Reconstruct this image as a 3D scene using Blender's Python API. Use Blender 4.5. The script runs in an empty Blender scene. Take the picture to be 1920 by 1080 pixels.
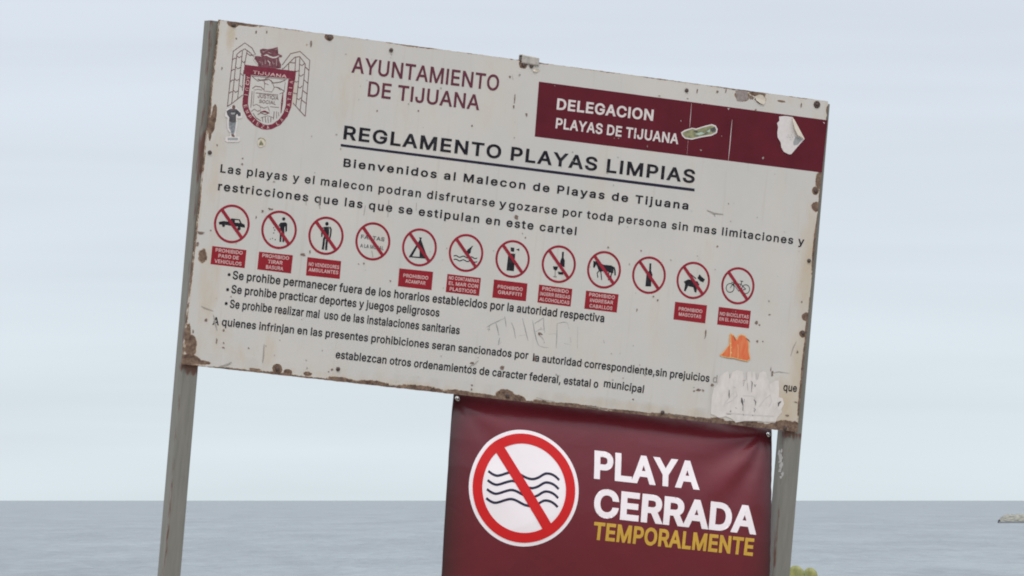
import bpy, bmesh, math, random
from mathutils import Matrix, Vector, noise
from mathutils.geometry import tessellate_polygon, delaunay_2d_cdt
R = math.radians
random.seed(7)
sc = bpy.context.scene
C = sc.collection

# ---------------------------------------------------------------- camera
EYE = 1.6                       # the eye stands 1.6 m above the terrace
SEA = -7.4                      # the sea lies below the terrace
FPX, HORIZON = 12000.0, 938.0   # long lens (225 mm on a 36 mm sensor); level of the horizon in the 1920 x 1080 frame
PITCH = math.atan((HORIZON - 540) / FPX)
cam = bpy.data.cameras.new('camera')
cam.sensor_width = 36.0
cam.lens = FPX / 1920 * 36
cam.clip_start, cam.clip_end = 0.1, 400000
camo = bpy.data.objects.new('camera', cam); C.objects.link(camo)
camo.location = (0, 0, EYE)
camo.rotation_euler = (R(90) + PITCH, 0, 0)
sc.camera = camo

# ---------------------------------------------------------------- world, sun, exposure
SUN_EL, SUN_AZ = R(57), R(-8)      # azimuth from behind the camera, to its left
w = bpy.data.worlds.new('World'); sc.world = w; w.use_nodes = True
nt = w.node_tree; N = nt.nodes; L = nt.links
bg = N['Background']
sky = N.new('ShaderNodeTexSky'); sky.sky_type = 'NISHITA'; sky.sun_disc = False
sky.sun_elevation = SUN_EL; sky.sun_rotation = R(180) + SUN_AZ
sky.air_density = 1.0; sky.dust_density = 3.0
tc = N.new('ShaderNodeTexCoord')
sep = N.new('ShaderNodeSeparateXYZ'); L.new(tc.outputs['Generated'], sep.inputs[0])
# the cloud deck: paler at the horizon, a little bluer just above it, brightest overhead
ramp = N.new('ShaderNodeValToRGB'); L.new(sep.outputs['Z'], ramp.inputs[0])
er = ramp.color_ramp.elements
er[0].position = 0.0; er[0].color = (0.337, 0.377, 0.398, 1)
er[1].position = 1.0; er[1].color = (0.90, 0.91, 0.95, 1)
for p_, c_ in ((0.035, (0.333, 0.367, 0.398, 1)), (0.09, (0.323, 0.354, 0.397, 1)), (0.35, (0.42, 0.45, 0.49, 1))):
    e = er.new(p_); e.color = c_
mp = N.new('ShaderNodeMapping'); L.new(tc.outputs['Generated'], mp.inputs[0]); mp.inputs['Scale'].default_value = (3.2, 3.2, 46)
nz = N.new('ShaderNodeTexNoise'); L.new(mp.outputs[0], nz.inputs['Vector']); nz.inputs['Scale'].default_value = 1.7
nz.inputs['Detail'].default_value = 5; nz.inputs['Roughness'].default_value = 0.45; nz.inputs['Distortion'].default_value = 0.4
mr = N.new('ShaderNodeMapRange'); L.new(nz.outputs['Fac'], mr.inputs[0])
mr.inputs[1].default_value = 0.3; mr.inputs[2].default_value = 0.7; mr.inputs[3].default_value = 0.945; mr.inputs[4].default_value = 1.04
vm = N.new('ShaderNodeVectorMath'); vm.operation = 'SCALE'; L.new(ramp.outputs[0], vm.inputs[0]); L.new(mr.outputs[0], vm.inputs['Scale'])
vs = N.new('ShaderNodeVectorMath'); vs.operation = 'SCALE'; L.new(vm.outputs[0], vs.inputs[0]); vs.inputs['Scale'].default_value = 21.8
mx = N.new('ShaderNodeMix'); mx.data_type = 'RGBA'; mx.inputs['Factor'].default_value = 0.97
L.new(sky.outputs[0], mx.inputs['A']); L.new(vs.outputs[0], mx.inputs['B'])
L.new(mx.outputs['Result'], bg.inputs['Color'])
bg.inputs['Strength'].default_value = 0.1
sun = bpy.data.lights.new('sun', 'SUN'); sun.energy = 0.95; sun.angle = R(10); sun.color = (1.0, 0.97, 0.93)
suno = bpy.data.objects.new('sun', sun); C.objects.link(suno)
d = Vector((-math.sin(SUN_AZ) * -1 * math.cos(SUN_EL), -math.cos(SUN_AZ) * math.cos(SUN_EL), math.sin(SUN_EL)))  # towards the sun
suno.rotation_euler = d.to_track_quat('Z', 'Y').to_euler()
suno.location = (0, -5, 12)
vsn = sc.view_settings
vsn.view_transform = 'Standard'; vsn.look = 'None'; vsn.exposure = 0; vsn.gamma = 1; vsn.use_curve_mapping = False
sc.cycles.use_denoising = True
sc.cycles.filter_width = 1.9

# ---------------------------------------------------------------- materials
def srgb(r, g, b):
    f = lambda c: c / 12.92 if c <= 0.04045 else ((c + 0.055) / 1.055) ** 2.4
    return (f(r / 255), f(g / 255), f(b / 255))

def mat(name, col, rough=0.6, metal=0.0, var=0.12, scale=30.0, bump=0.0, spec=0.5, col2=None, stretch=(1, 1, 1), lo=0.35, hi=0.7):
    """base colour broken up by noise in object space, with an optional bump"""
    m = bpy.data.materials.new(name); m.use_nodes = True
    n = m.node_tree.nodes; l = m.node_tree.links; b = n['Principled BSDF']
    t = n.new('ShaderNodeTexCoord'); mp = n.new('ShaderNodeMapping'); l.new(t.outputs['Object'], mp.inputs[0])
    mp.inputs['Scale'].default_value = stretch
    z = n.new('ShaderNodeTexNoise'); l.new(mp.outputs[0], z.inputs['Vector']); z.inputs['Scale'].default_value = scale
    z.inputs['Detail'].default_value = 6; z.inputs['Roughness'].default_value = 0.6
    r = n.new('ShaderNodeMapRange'); l.new(z.outputs['Fac'], r.inputs[0]); r.inputs[1].default_value = lo; r.inputs[2].default_value = hi
    x = n.new('ShaderNodeMix'); x.data_type = 'RGBA'; l.new(r.outputs[0], x.inputs['Factor'])
    x.inputs['A'].default_value = (*col, 1)
    x.inputs['B'].default_value = (*(col2 or [c * (1 - var) for c in col]), 1)
    l.new(x.outputs['Result'], b.inputs['Base Color'])
    b.inputs['Roughness'].default_value = rough; b.inputs['Metallic'].default_value = metal
    b.inputs['Specular IOR Level'].default_value = spec
    if bump:
        bp = n.new('ShaderNodeBump'); bp.inputs['Strength'].default_value = bump; bp.inputs['Distance'].default_value = 0.003
        l.new(z.outputs['Fac'], bp.inputs['Height']); l.new(bp.outputs[0], b.inputs['Normal'])
    return m

M = {}
M['navy'] = mat('faded_navy_vinyl', (0.013, 0.012, 0.018), 0.6, scale=45, lo=0.5, hi=0.85, spec=0.15, col2=(0.075, 0.072, 0.08))
M['line_navy'] = mat('navy_rule_vinyl', (0.016, 0.016, 0.034), 0.6, var=-0.6, scale=40, spec=0.15)
M['maroon'] = mat('maroon_vinyl', (0.120, 0.013, 0.024), 0.6, var=0.25, scale=9, spec=0.15)
M['maroon_text'] = mat('maroon_lettering', (0.105, 0.022, 0.040), 0.55, var=-0.3, scale=40, spec=0.3)
M['band_white'] = mat('white_lettering_on_band', (0.72, 0.66, 0.65), 0.5, var=0.2, scale=60, spec=0.3)
M['sign_red'] = mat('red_ring_vinyl', (0.31, 0.013, 0.032), 0.5, var=0.3, scale=25, spec=0.3)
M['plate_red'] = mat('red_plate_vinyl', (0.30, 0.009, 0.020), 0.5, var=0.25, scale=25, spec=0.3)
M['plate_text'] = mat('pale_pink_lettering', (0.72, 0.48, 0.47), 0.5, var=0.35, scale=90, spec=0.3)
M['disc'] = mat('disc_grey_white', (0.60, 0.57, 0.54), 0.5, var=0.06, scale=20, spec=0.3)
M['symbol'] = mat('black_symbol_vinyl', (0.015, 0.015, 0.020), 0.6, scale=70, lo=0.5, hi=0.8, spec=0.15, col2=(0.06, 0.058, 0.065))
M['pale_symbol'] = mat('worn_grey_symbol_vinyl', (0.075, 0.075, 0.085), 0.5, var=-0.6, scale=70, spec=0.3)
M['crest_line'] = mat('crest_line_vinyl', (0.15, 0.085, 0.085), 0.5, var=-0.3, scale=60, spec=0.3)
M['crest_maroon'] = mat('crest_maroon_vinyl', (0.15, 0.018, 0.036), 0.5, var=-0.5, scale=60, spec=0.3)
M['crest_dark'] = mat('crest_dark_vinyl', (0.10, 0.035, 0.045), 0.5, var=-1.6, scale=120, spec=0.3)
M['scratch'] = mat('grey_scratch', (0.25, 0.25, 0.25), 0.7, var=-0.5, scale=60)
M['faint'] = mat('faint_scratch', (0.27, 0.25, 0.23), 0.7, var=-0.35, scale=60)
M['chip'] = mat('rust_chip', (0.14, 0.075, 0.055), 0.85, scale=160, col2=(0.27, 0.22, 0.19), bump=0.6)
M['grey_chip'] = mat('bare_primer_chip', (0.22, 0.18, 0.17), 0.8, scale=90, col2=(0.34, 0.30, 0.28))
M['rust'] = mat('brown_rust', (0.13, 0.062, 0.040), 0.9, scale=120, col2=(0.055, 0.032, 0.026), bump=0.7)
M['bolt'] = mat('rusty_bolt_metal', (0.12, 0.085, 0.075), 0.7, 0.3, scale=200, col2=(0.05, 0.035, 0.032), bump=0.4)
M['zinc'] = mat('weathered_zinc', (0.24, 0.235, 0.215), 0.55, 0.25, scale=60, col2=(0.33, 0.30, 0.26), bump=0.2)
M['bracket'] = mat('pale_painted_metal', (0.50, 0.46, 0.42), 0.6, scale=50, col2=(0.30, 0.29, 0.27))
M['splash'] = mat('dried_white_splash', (0.42, 0.41, 0.41), 0.8, scale=90, col2=(0.32, 0.31, 0.30))
M['chrome'] = mat('bright_grommet', (0.75, 0.74, 0.72), 0.2, 1.0, var=0.2, scale=100)
M['ban_white'] = mat('banner_white_print', (0.90, 0.83, 0.86), 0.42, var=0.03, scale=6, spec=0.3)
M['ban_red'] = mat('banner_red_print', (0.62, 0.012, 0.014), 0.42, var=0.06, scale=8, spec=0.3)
M['ban_navy'] = mat('banner_navy_print', (0.020, 0.018, 0.050), 0.42, var=0.1, scale=8, spec=0.3)
M['ban_gold'] = mat('banner_gold_print', (0.62, 0.37, 0.055), 0.42, var=0.15, scale=30, spec=0.3)
M['st_white'] = mat('sticker_paper_white', (0.70, 0.66, 0.65), 0.6, var=0.1, scale=70)
M['st_fold'] = mat('sticker_back_cream', (0.66, 0.60, 0.50), 0.6, var=0.15, scale=70)
M['st_pink'] = mat('sticker_residue', (0.70, 0.655, 0.63), 0.7, scale=28, col2=(0.585, 0.55, 0.515), bump=0.3, stretch=(1.6, 1, 0.7))
M['st_orange'] = mat('sticker_orange', (0.68, 0.115, 0.035), 0.45, scale=35, col2=(0.72, 0.22, 0.09), stretch=(2, 1, 0.5))
M['st_orange_rim'] = mat('sticker_pale_orange', (0.80, 0.50, 0.20), 0.5, var=0.2, scale=60)
M['st_olive'] = mat('sticker_olive_print', (0.34, 0.33, 0.17), 0.45, scale=50, col2=(0.10, 0.11, 0.08))
M['st_dark'] = mat('sticker_dark_print', (0.035, 0.035, 0.045), 0.5, scale=70, col2=(0.12, 0.11, 0.12))
M['st_jeans'] = mat('sticker_jeans_print', (0.09, 0.10, 0.12), 0.5, scale=90, col2=(0.34, 0.36, 0.39))
M['st_skin'] = mat('sticker_brown_print', (0.16, 0.08, 0.06), 0.5, scale=90)
M['st_grey'] = mat('sticker_grey_print', (0.34, 0.35, 0.36), 0.5, scale=90)
M['st_mint'] = mat('sticker_mint_print', (0.42, 0.55, 0.48), 0.5, scale=90)
M['faint_pink'] = mat('faint_residue_print', (0.605, 0.57, 0.55), 0.7, var=0.15, scale=60)

def panel_material():
    """off-white paint: yellowed and pitted, rust that follows the painted-in wear of the edges, broken up by fine noise"""
    m = bpy.data.materials.new('weathered_white_paint'); m.use_nodes = True
    n = m.node_tree.nodes; l = m.node_tree.links; b = n['Principled BSDF']
    t = n.new('ShaderNodeTexCoord')
    def nz(scale, detail=6, rough=0.6, st=(1, 1, 1)):
        mp = n.new('ShaderNodeMapping'); l.new(t.outputs['Object'], mp.inputs[0]); mp.inputs['Scale'].default_value = st
        z = n.new('ShaderNodeTexNoise'); l.new(mp.outputs[0], z.inputs['Vector'])
        z.inputs['Scale'].default_value = scale; z.inputs['Detail'].default_value = detail; z.inputs['Roughness'].default_value = rough
        return z.outputs['Fac']
    def rng(v, a, b_, c=0.0, d_=1.0):
        r = n.new('ShaderNodeMapRange'); l.new(v, r.inputs[0])
        for i, x in enumerate((a, b_, c, d_)): r.inputs[i + 1].default_value = x
        return r.outputs[0]
    def mix(f, a, b_):
        x = n.new('ShaderNodeMix'); x.data_type = 'RGBA'; l.new(f, x.inputs['Factor'])
        for k, v in (('A', a), ('B', b_)):
            if isinstance(v, tuple): x.inputs[k].default_value = (*v, 1)
            else: l.new(v, x.inputs[k])
        return x.outputs['Result']
    def math_(op, a, b_):
        x = n.new('ShaderNodeMath'); x.operation = op
        for i, v in enumerate((a, b_)):
            if isinstance(v, (int, float)): x.inputs[i].default_value = v
            else: l.new(v, x.inputs[i])
        return x.outputs[0]
    def attr(name):
        a = n.new('ShaderNodeAttribute'); a.attribute_name = name; return a.outputs['Fac']
    base = mix(rng(nz(3.0, 4), 0.35, 0.65), (0.590, 0.567, 0.538), (0.552, 0.539, 0.518))
    base = mix(rng(nz(7.0, 5, 0.55, (1, 1, 0.35)), 0.52, 0.75, 0, 0.55), base, (0.57, 0.50, 0.41))
    base = mix(rng(nz(9.0, 5, 0.6, (5, 1, 0.25)), 0.58, 0.74, 0, 0.35), base, (0.42, 0.38, 0.33))
    base = mix(rng(nz(160, 3), 0.62, 0.72, 0, 0.16), base, (0.35, 0.32, 0.29))
    st = math_('ADD', attr('stain'), math_('MULTIPLY', math_('SUBTRACT', nz(26, 6, 0.65, (1, 1, 0.4)), 0.5), 0.9))
    base = mix(rng(st, 0.35, 1.0, 0, 0.8), base, (0.50, 0.40, 0.27))
    ru = math_('ADD', attr('rust'), math_('MULTIPLY', math_('SUBTRACT', nz(55, 7, 0.7), 0.5), 0.8))
    rc = mix(rng(nz(48, 7, 0.75), 0.38, 0.66), (0.080, 0.046, 0.036), (0.29, 0.20, 0.145))
    edge = mix(rng(ru, 0.42, 0.52), base, (0.40, 0.29, 0.19))
    col = mix(rng(ru, 0.50, 0.56), edge, rc)
    l.new(col, b.inputs['Base Color'])
    l.new(rng(ru, 0.48, 0.58, 0.48, 0.9), b.inputs['Roughness'])
    b.inputs['Specular IOR Level'].default_value = 0.3
    h = math_('ADD', math_('MULTIPLY', rng(ru, 0.48, 0.56), -0.8), math_('MULTIPLY', nz(12, 5), 0.35))
    bp = n.new('ShaderNodeBump'); bp.inputs['Strength'].default_value = 0.35; bp.inputs['Distance'].default_value = 0.004
    l.new(h, bp.inputs['Height']); l.new(bp.outputs[0], b.inputs['Normal'])
    return m
M['panel'] = panel_material()

def post_material():
    m = mat('galvanised_post', (0.175, 0.175, 0.155), 0.6, 0.15, scale=14, col2=(0.225, 0.212, 0.190), bump=0.15, stretch=(6, 6, 0.5))
    n = m.node_tree.nodes; l = m.node_tree.links; b = n['Principled BSDF']
    a = n.new('ShaderNodeAttribute'); a.attribute_name = 'rust'
    t = n.new('ShaderNodeTexCoord'); mp = n.new('ShaderNodeMapping'); l.new(t.outputs['Object'], mp.inputs[0]); mp.inputs['Scale'].default_value = (1.5, 1.5, 0.25)
    z = n.new('ShaderNodeTexNoise'); l.new(mp.outputs[0], z.inputs['Vector']); z.inputs['Scale'].default_value = 60; z.inputs['Detail'].default_value = 7
    s = n.new('ShaderNodeMath'); s.operation = 'MULTIPLY_ADD'; l.new(z.outputs['Fac'], s.inputs[0]); s.inputs[1].default_value = 1.0; l.new(a.outputs['Fac'], s.inputs[2])
    r = n.new('ShaderNodeMapRange'); l.new(s.outputs[0], r.inputs[0]); r.inputs[1].default_value = 0.95; r.inputs[2].default_value = 1.15
    old = b.inputs['Base Color'].links[0].from_socket
    x = n.new('ShaderNodeMix'); x.data_type = 'RGBA'; l.new(r.outputs[0], x.inputs['Factor']); l.new(old, x.inputs['A']); x.inputs['B'].default_value = (0.125, 0.062, 0.048, 1)
    l.new(x.outputs['Result'], b.inputs['Base Color'])
    return m
M['post'] = post_material()

def banner_material():
    """glossy printed vinyl"""
    m = mat('maroon_banner_vinyl', (0.145, 0.009, 0.020), 0.30, var=0.12, scale=5, spec=0.5)
    n = m.node_tree.nodes; l = m.node_tree.links; b = n['Principled BSDF']
    # side_dark: a blackish brown strip fading in along both sides
    a = n.new('ShaderNodeAttribute'); a.attribute_name = 'side_dark'
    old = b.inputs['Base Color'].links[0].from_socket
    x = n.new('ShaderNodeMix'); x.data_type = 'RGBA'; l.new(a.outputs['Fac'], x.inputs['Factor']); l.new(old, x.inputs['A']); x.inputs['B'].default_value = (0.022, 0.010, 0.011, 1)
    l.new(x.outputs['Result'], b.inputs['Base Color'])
    z = n.new('ShaderNodeTexNoise'); t = n.new('ShaderNodeTexCoord'); l.new(t.outputs['Object'], z.inputs['Vector']); z.inputs['Scale'].default_value = 9; z.inputs['Detail'].default_value = 6; z.inputs['Distortion'].default_value = 1.2
    bp = n.new('ShaderNodeBump'); bp.inputs['Strength'].default_value = 0.45; bp.inputs['Distance'].default_value = 0.004; l.new(z.outputs['Fac'], bp.inputs['Height']); l.new(bp.outputs[0], b.inputs['Normal'])
    return m
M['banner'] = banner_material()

# ---------------------------------------------------------------- helpers
def tag(o, label=None, cat=None, group=None, kind=None):
    for k, v in (('label', label), ('category', cat), ('group', group), ('kind', kind)):
        if v: o[k] = v
    return o

def empty(name, mw, label, cat, group=None):
    o = bpy.data.objects.new(name, None); C.objects.link(o); o.matrix_world = mw; o.empty_display_size = 0.1
    return tag(o, label, cat, group)

def link(name, verts, faces, m, parent=None, smooth=False):
    me = bpy.data.meshes.new(name); me.from_pydata([tuple(v) for v in verts], [], faces); me.update()
    if m: me.materials.append(m)
    if smooth: me.polygons.foreach_set('use_smooth', [True] * len(me.polygons))
    o = bpy.data.objects.new(name, me); C.objects.link(o)
    if parent: o.parent = parent
    return o

# the sign stands turned 25 degrees from the view and leans a little; its own frame: x along the board, y away from its face, z up it
POS = Vector((0.0064, 22.9837, 0.9709 + EYE))
ROT = Matrix.Rotation(0.43659, 3, 'Z') @ Matrix.Rotation(0.038705, 3, 'X') @ Matrix.Rotation(0.092488, 3, 'Y')
DROP = 2.55                     # from the middle of the board down to the foot of the posts
FR = Matrix.Translation(POS) @ ROT.to_4x4()
ROOT = FR @ Matrix.Translation((0, 0, -DROP))
INV = FR.inverted()
EYEP = Vector((0, 0, EYE))
def uv(x, y, depth=0.0):
    """measured point (in the 1920 x 1080 frame) -> metres on the board's plane (x along, z up), depth behind its face"""
    dr = Vector(((x - 960) / FPX, math.cos(PITCH) - (540 - y) / FPX * math.sin(PITCH), math.sin(PITCH) + (540 - y) / FPX * math.cos(PITCH)))
    a = INV @ EYEP; b = INV.to_3x3() @ dr
    t = (depth - a.y) / b.y
    q = a + b * t
    return (q.x, q.z)
def zoom(x0, y0, s, depth=0.0):
    return lambda x, y: uv(x0 + x / s, y0 + y / s, depth)

class Sheet:
    """flat shapes cut from thin vinyl: triangles in the plane, each with its height above the surface"""
    def __init__(self): self.v = []; self.f = []
    def poly(self, loops, h=0.0):
        P = [[Vector((a, b, 0)) for a, b in lp] for lp in loops]
        k = len(self.v)
        for lp in loops: self.v += [(a, b, h) for a, b in lp]
        for t in tessellate_polygon(P):
            a, b, c = (self.v[k + i] for i in t)
            ar = (b[0] - a[0]) * (c[1] - a[1]) - (b[1] - a[1]) * (c[0] - a[0])
            if abs(ar) < 1e-12: continue
            self.f.append(tuple(k + i for i in (t if ar > 0 else t[::-1])))
        return self
    def ribbon(self, pts, w, h=0.0, closed=False, taper=False):
        n = len(pts); A = []; B = []
        for i, p in enumerate(pts):
            q0 = pts[i - 1] if (i or closed) else p
            q1 = pts[(i + 1) % n] if (i < n - 1 or closed) else p
            dx, dy = q1[0] - q0[0], q1[1] - q0[1]; ln = math.hypot(dx, dy) or 1
            ww = w * (0.35 if taper and (i in (0, n - 1)) else 1) / 2
            A.append((p[0] - dy / ln * ww, p[1] + dx / ln * ww)); B.append((p[0] + dy / ln * ww, p[1] - dx / ln * ww))
        k = len(self.v)
        for a, b in zip(A, B): self.v += [(*a, h), (*b, h)]
        for i in range(n if closed else n - 1):
            j = (i + 1) % n
            self.f.append((k + 2 * i, k + 2 * i + 1, k + 2 * j + 1, k + 2 * j))
        return self
    def ring(self, c, r0, r1, h=0.0, n=64, sy=1.0):
        k = len(self.v)
        for i in range(n):
            a = 2 * math.pi * i / n
            for r in (r0, r1): self.v.append((c[0] + r * math.cos(a), c[1] + r * math.sin(a) * sy, h))
        for i in range(n):
            j = (i + 1) % n
            self.f.append((k + 2 * i, k + 2 * i + 1, k + 2 * j + 1, k + 2 * j))
        return self
    def disc(self, c, r, h=0.0, n=20, wob=0.0, sx=1.0, sy=1.0, rot=0.0):
        k = len(self.v); self.v.append((c[0], c[1], h))
        for i in range(n):
            a = 2 * math.pi * i / n; rr = r * (1 + wob * random.uniform(-1, 1))
            x, y = rr * math.cos(a) * sx, rr * math.sin(a) * sy
            self.v.append((c[0] + x * math.cos(rot) - y * math.sin(rot), c[1] + x * math.sin(rot) + y * math.cos(rot), h))
        for i in range(n): self.f.append((k, k + 1 + i, k + 1 + (i + 1) % n))
        return self
    def glyph(self, ch, org, ex, ey, bold=0, h=0.0):
        """ex, ey: one font unit along and up"""
        P, T = arrange(ch, bold); k = len(self.v)
        self.v += [(org[0] + x * ex[0] + y * ey[0], org[1] + x * ex[1] + y * ey[1], h) for x, y in P]
        self.f += [tuple(k + i for i in t) for t in T]
    def text(self, s, p0, p1, cap, bold=0, h=0.0, track=0.0, up=None, words=None):
        """one line from p0 to p1 (metres), capitals cap high; the letters are stretched to fill it"""
        dx, dy = p1[0] - p0[0], p1[1] - p0[1]; ln = math.hypot(dx, dy); ux, uy = dx / ln, dy / ln
        capu = 509.0 + 2 * bold; track = track * 509
        adv = [GLYPHS[c][0] + track + (bold * 1.2 if c != ' ' else 0) for c in s]
        lsb = min(GLYPHS[s[0]][1][0::2]) - bold
        rsb = GLYPHS[s[-1]][0] - (max(GLYPHS[s[-1]][1][0::2])) - bold
        tot = sum(adv[:-1]) + GLYPHS[s[-1]][0] - lsb - rsb
        sx = ln / tot; sy = cap / capu
        vx, vy = up or (-uy, ux)
        x = -lsb
        for i, (c, a) in enumerate(zip(s, adv)):
            o = (p0[0] + ux * x * sx + vx * bold * sy, p0[1] + uy * x * sx + vy * bold * sy)
            if c != ' ': self.glyph(c, o, (ux * sx, uy * sx), (vx * sy, vy * sy), bold, h + 0.00012 * (i % 2))
            elif words is not None: words.append((self.v, self.f)); self.v, self.f = [], []
            x += a
        return self
    def build_words(self, s, p0, p1, cap, bold, h, track, name, m, parent):
        """a line of lettering, each word a part"""
        ws = []; self.text(s, p0, p1, cap, bold, h, track, None, ws); ws.append((self.v, self.f)); o = None
        for v, f in ws:
            self.v, self.f = v, f
            if v: o = self.build(name, m, parent)
        return o
    def build(self, name, m, parent, back=0.0):
        # on the flat board: height above the face is towards the viewer (-y)
        return link(name, [(a, back - hh, b + DROP) for a, b, hh in self.v], self.f, m, parent)

_gc = {}
def arrange(ch, bold):
    """triangles of a letter, its strokes thickened by bold on every side with square corners"""
    if (ch, bold) in _gc: return _gc[ch, bold]
    loops = [list(zip(c[0::2], c[1::2])) for c in GLYPHS[ch][1:]]
    V, E, cvx = [], [], []
    def ring(P):
        k = len(V); n = len(P)
        V.extend(Vector((float(a), float(b))) for a, b in P); E.extend((k + i, k + (i + 1) % n) for i in range(n))
    for P in loops:
        ring(P); n = len(P)
        if not bold: continue
        nm = []
        for i in range(n):
            a, b = P[i], P[(i + 1) % n]; l1 = math.hypot(b[0] - a[0], b[1] - a[1]) or 1
            nm.append((-(b[1] - a[1]) / l1 * bold, (b[0] - a[0]) / l1 * bold))
            q = [a, b, (b[0] + nm[i][0], b[1] + nm[i][1]), (a[0] + nm[i][0], a[1] + nm[i][1])]
            ring(q); cvx.append(q)
        for i in range(n):
            n1, n2, b = nm[i - 1], nm[i], P[i]
            if n1[0] * n2[1] - n1[1] * n2[0] < -1e-6:
                sx, sy = n1[0] + n2[0], n1[1] + n2[1]; mm = (sx * sx + sy * sy) / (bold * bold)
                k = 2 / max(mm, 0.9)
                q = [b, (b[0] + n1[0], b[1] + n1[1]), (b[0] + sx * k, b[1] + sy * k), (b[0] + n2[0], b[1] + n2[1])]
                ring(q); cvx.append(q)
    vo, eo, fo, _, _, _ = delaunay_2d_cdt(V, E, [], 0, 0.01, False)
    def wind(x, y):
        w_ = 0
        for P in loops:
            for i in range(len(P)):
                (x1, y1), (x2, y2) = P[i - 1], P[i]
                if (y1 <= y) != (y2 <= y):
                    if x < (x2 - x1) * (y - y1) / (y2 - y1) + x1: w_ += 1 if y2 > y1 else -1
        return w_
    def incvx(x, y):
        for q in cvx:
            s = 0; ok = True
            for i in range(4):
                (x1, y1), (x2, y2) = q[i - 1], q[i]
                c = (x2 - x1) * (y - y1) - (y2 - y1) * (x - x1)
                if abs(c) < 1e-6: continue
                if s == 0: s = 1 if c > 0 else -1
                elif (c > 0) != (s > 0): ok = False; break
            if ok and s: return True
        return False
    T = []
    for f in fo:
        cx = sum(vo[i].x for i in f) / len(f); cy = sum(vo[i].y for i in f) / len(f)
        if wind(cx, cy) != 0 or incvx(cx, cy): T.append(tuple(f))
    _gc[ch, bold] = ([(v.x, v.y) for v in vo], T)
    return _gc[ch, bold]

def blob(c, r, n=22, amp=0.35, sx=1.0, sy=1.0, seed=0.0, rot=0.0):
    """a ragged closed outline"""
    out = []
    for i in range(n):
        a = 2 * math.pi * i / n
        k = 1 + amp * (noise.noise(Vector((math.cos(a) * 1.7 + seed, math.sin(a) * 1.7, seed * 3.1))) * 1.6 + random.uniform(-0.3, 0.3))
        x, y = r * k * math.cos(a) * sx, r * k * math.sin(a) * sy
        out.append((c[0] + x * math.cos(rot) - y * math.sin(rot), c[1] + x * math.sin(rot) + y * math.cos(rot)))
    return out

def box(verts, faces, x0, x1, y0, y1, z0, z1):
    k = len(verts)
    verts += [(x, y, z) for z in (z0, z1) for y in (y0, y1) for x in (x0, x1)]
    faces += [tuple(k + i for i in f) for f in ((0, 2, 3, 1), (4, 5, 7, 6), (0, 1, 5, 4), (2, 6, 7, 3), (0, 4, 6, 2), (1, 3, 7, 5))]

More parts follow.
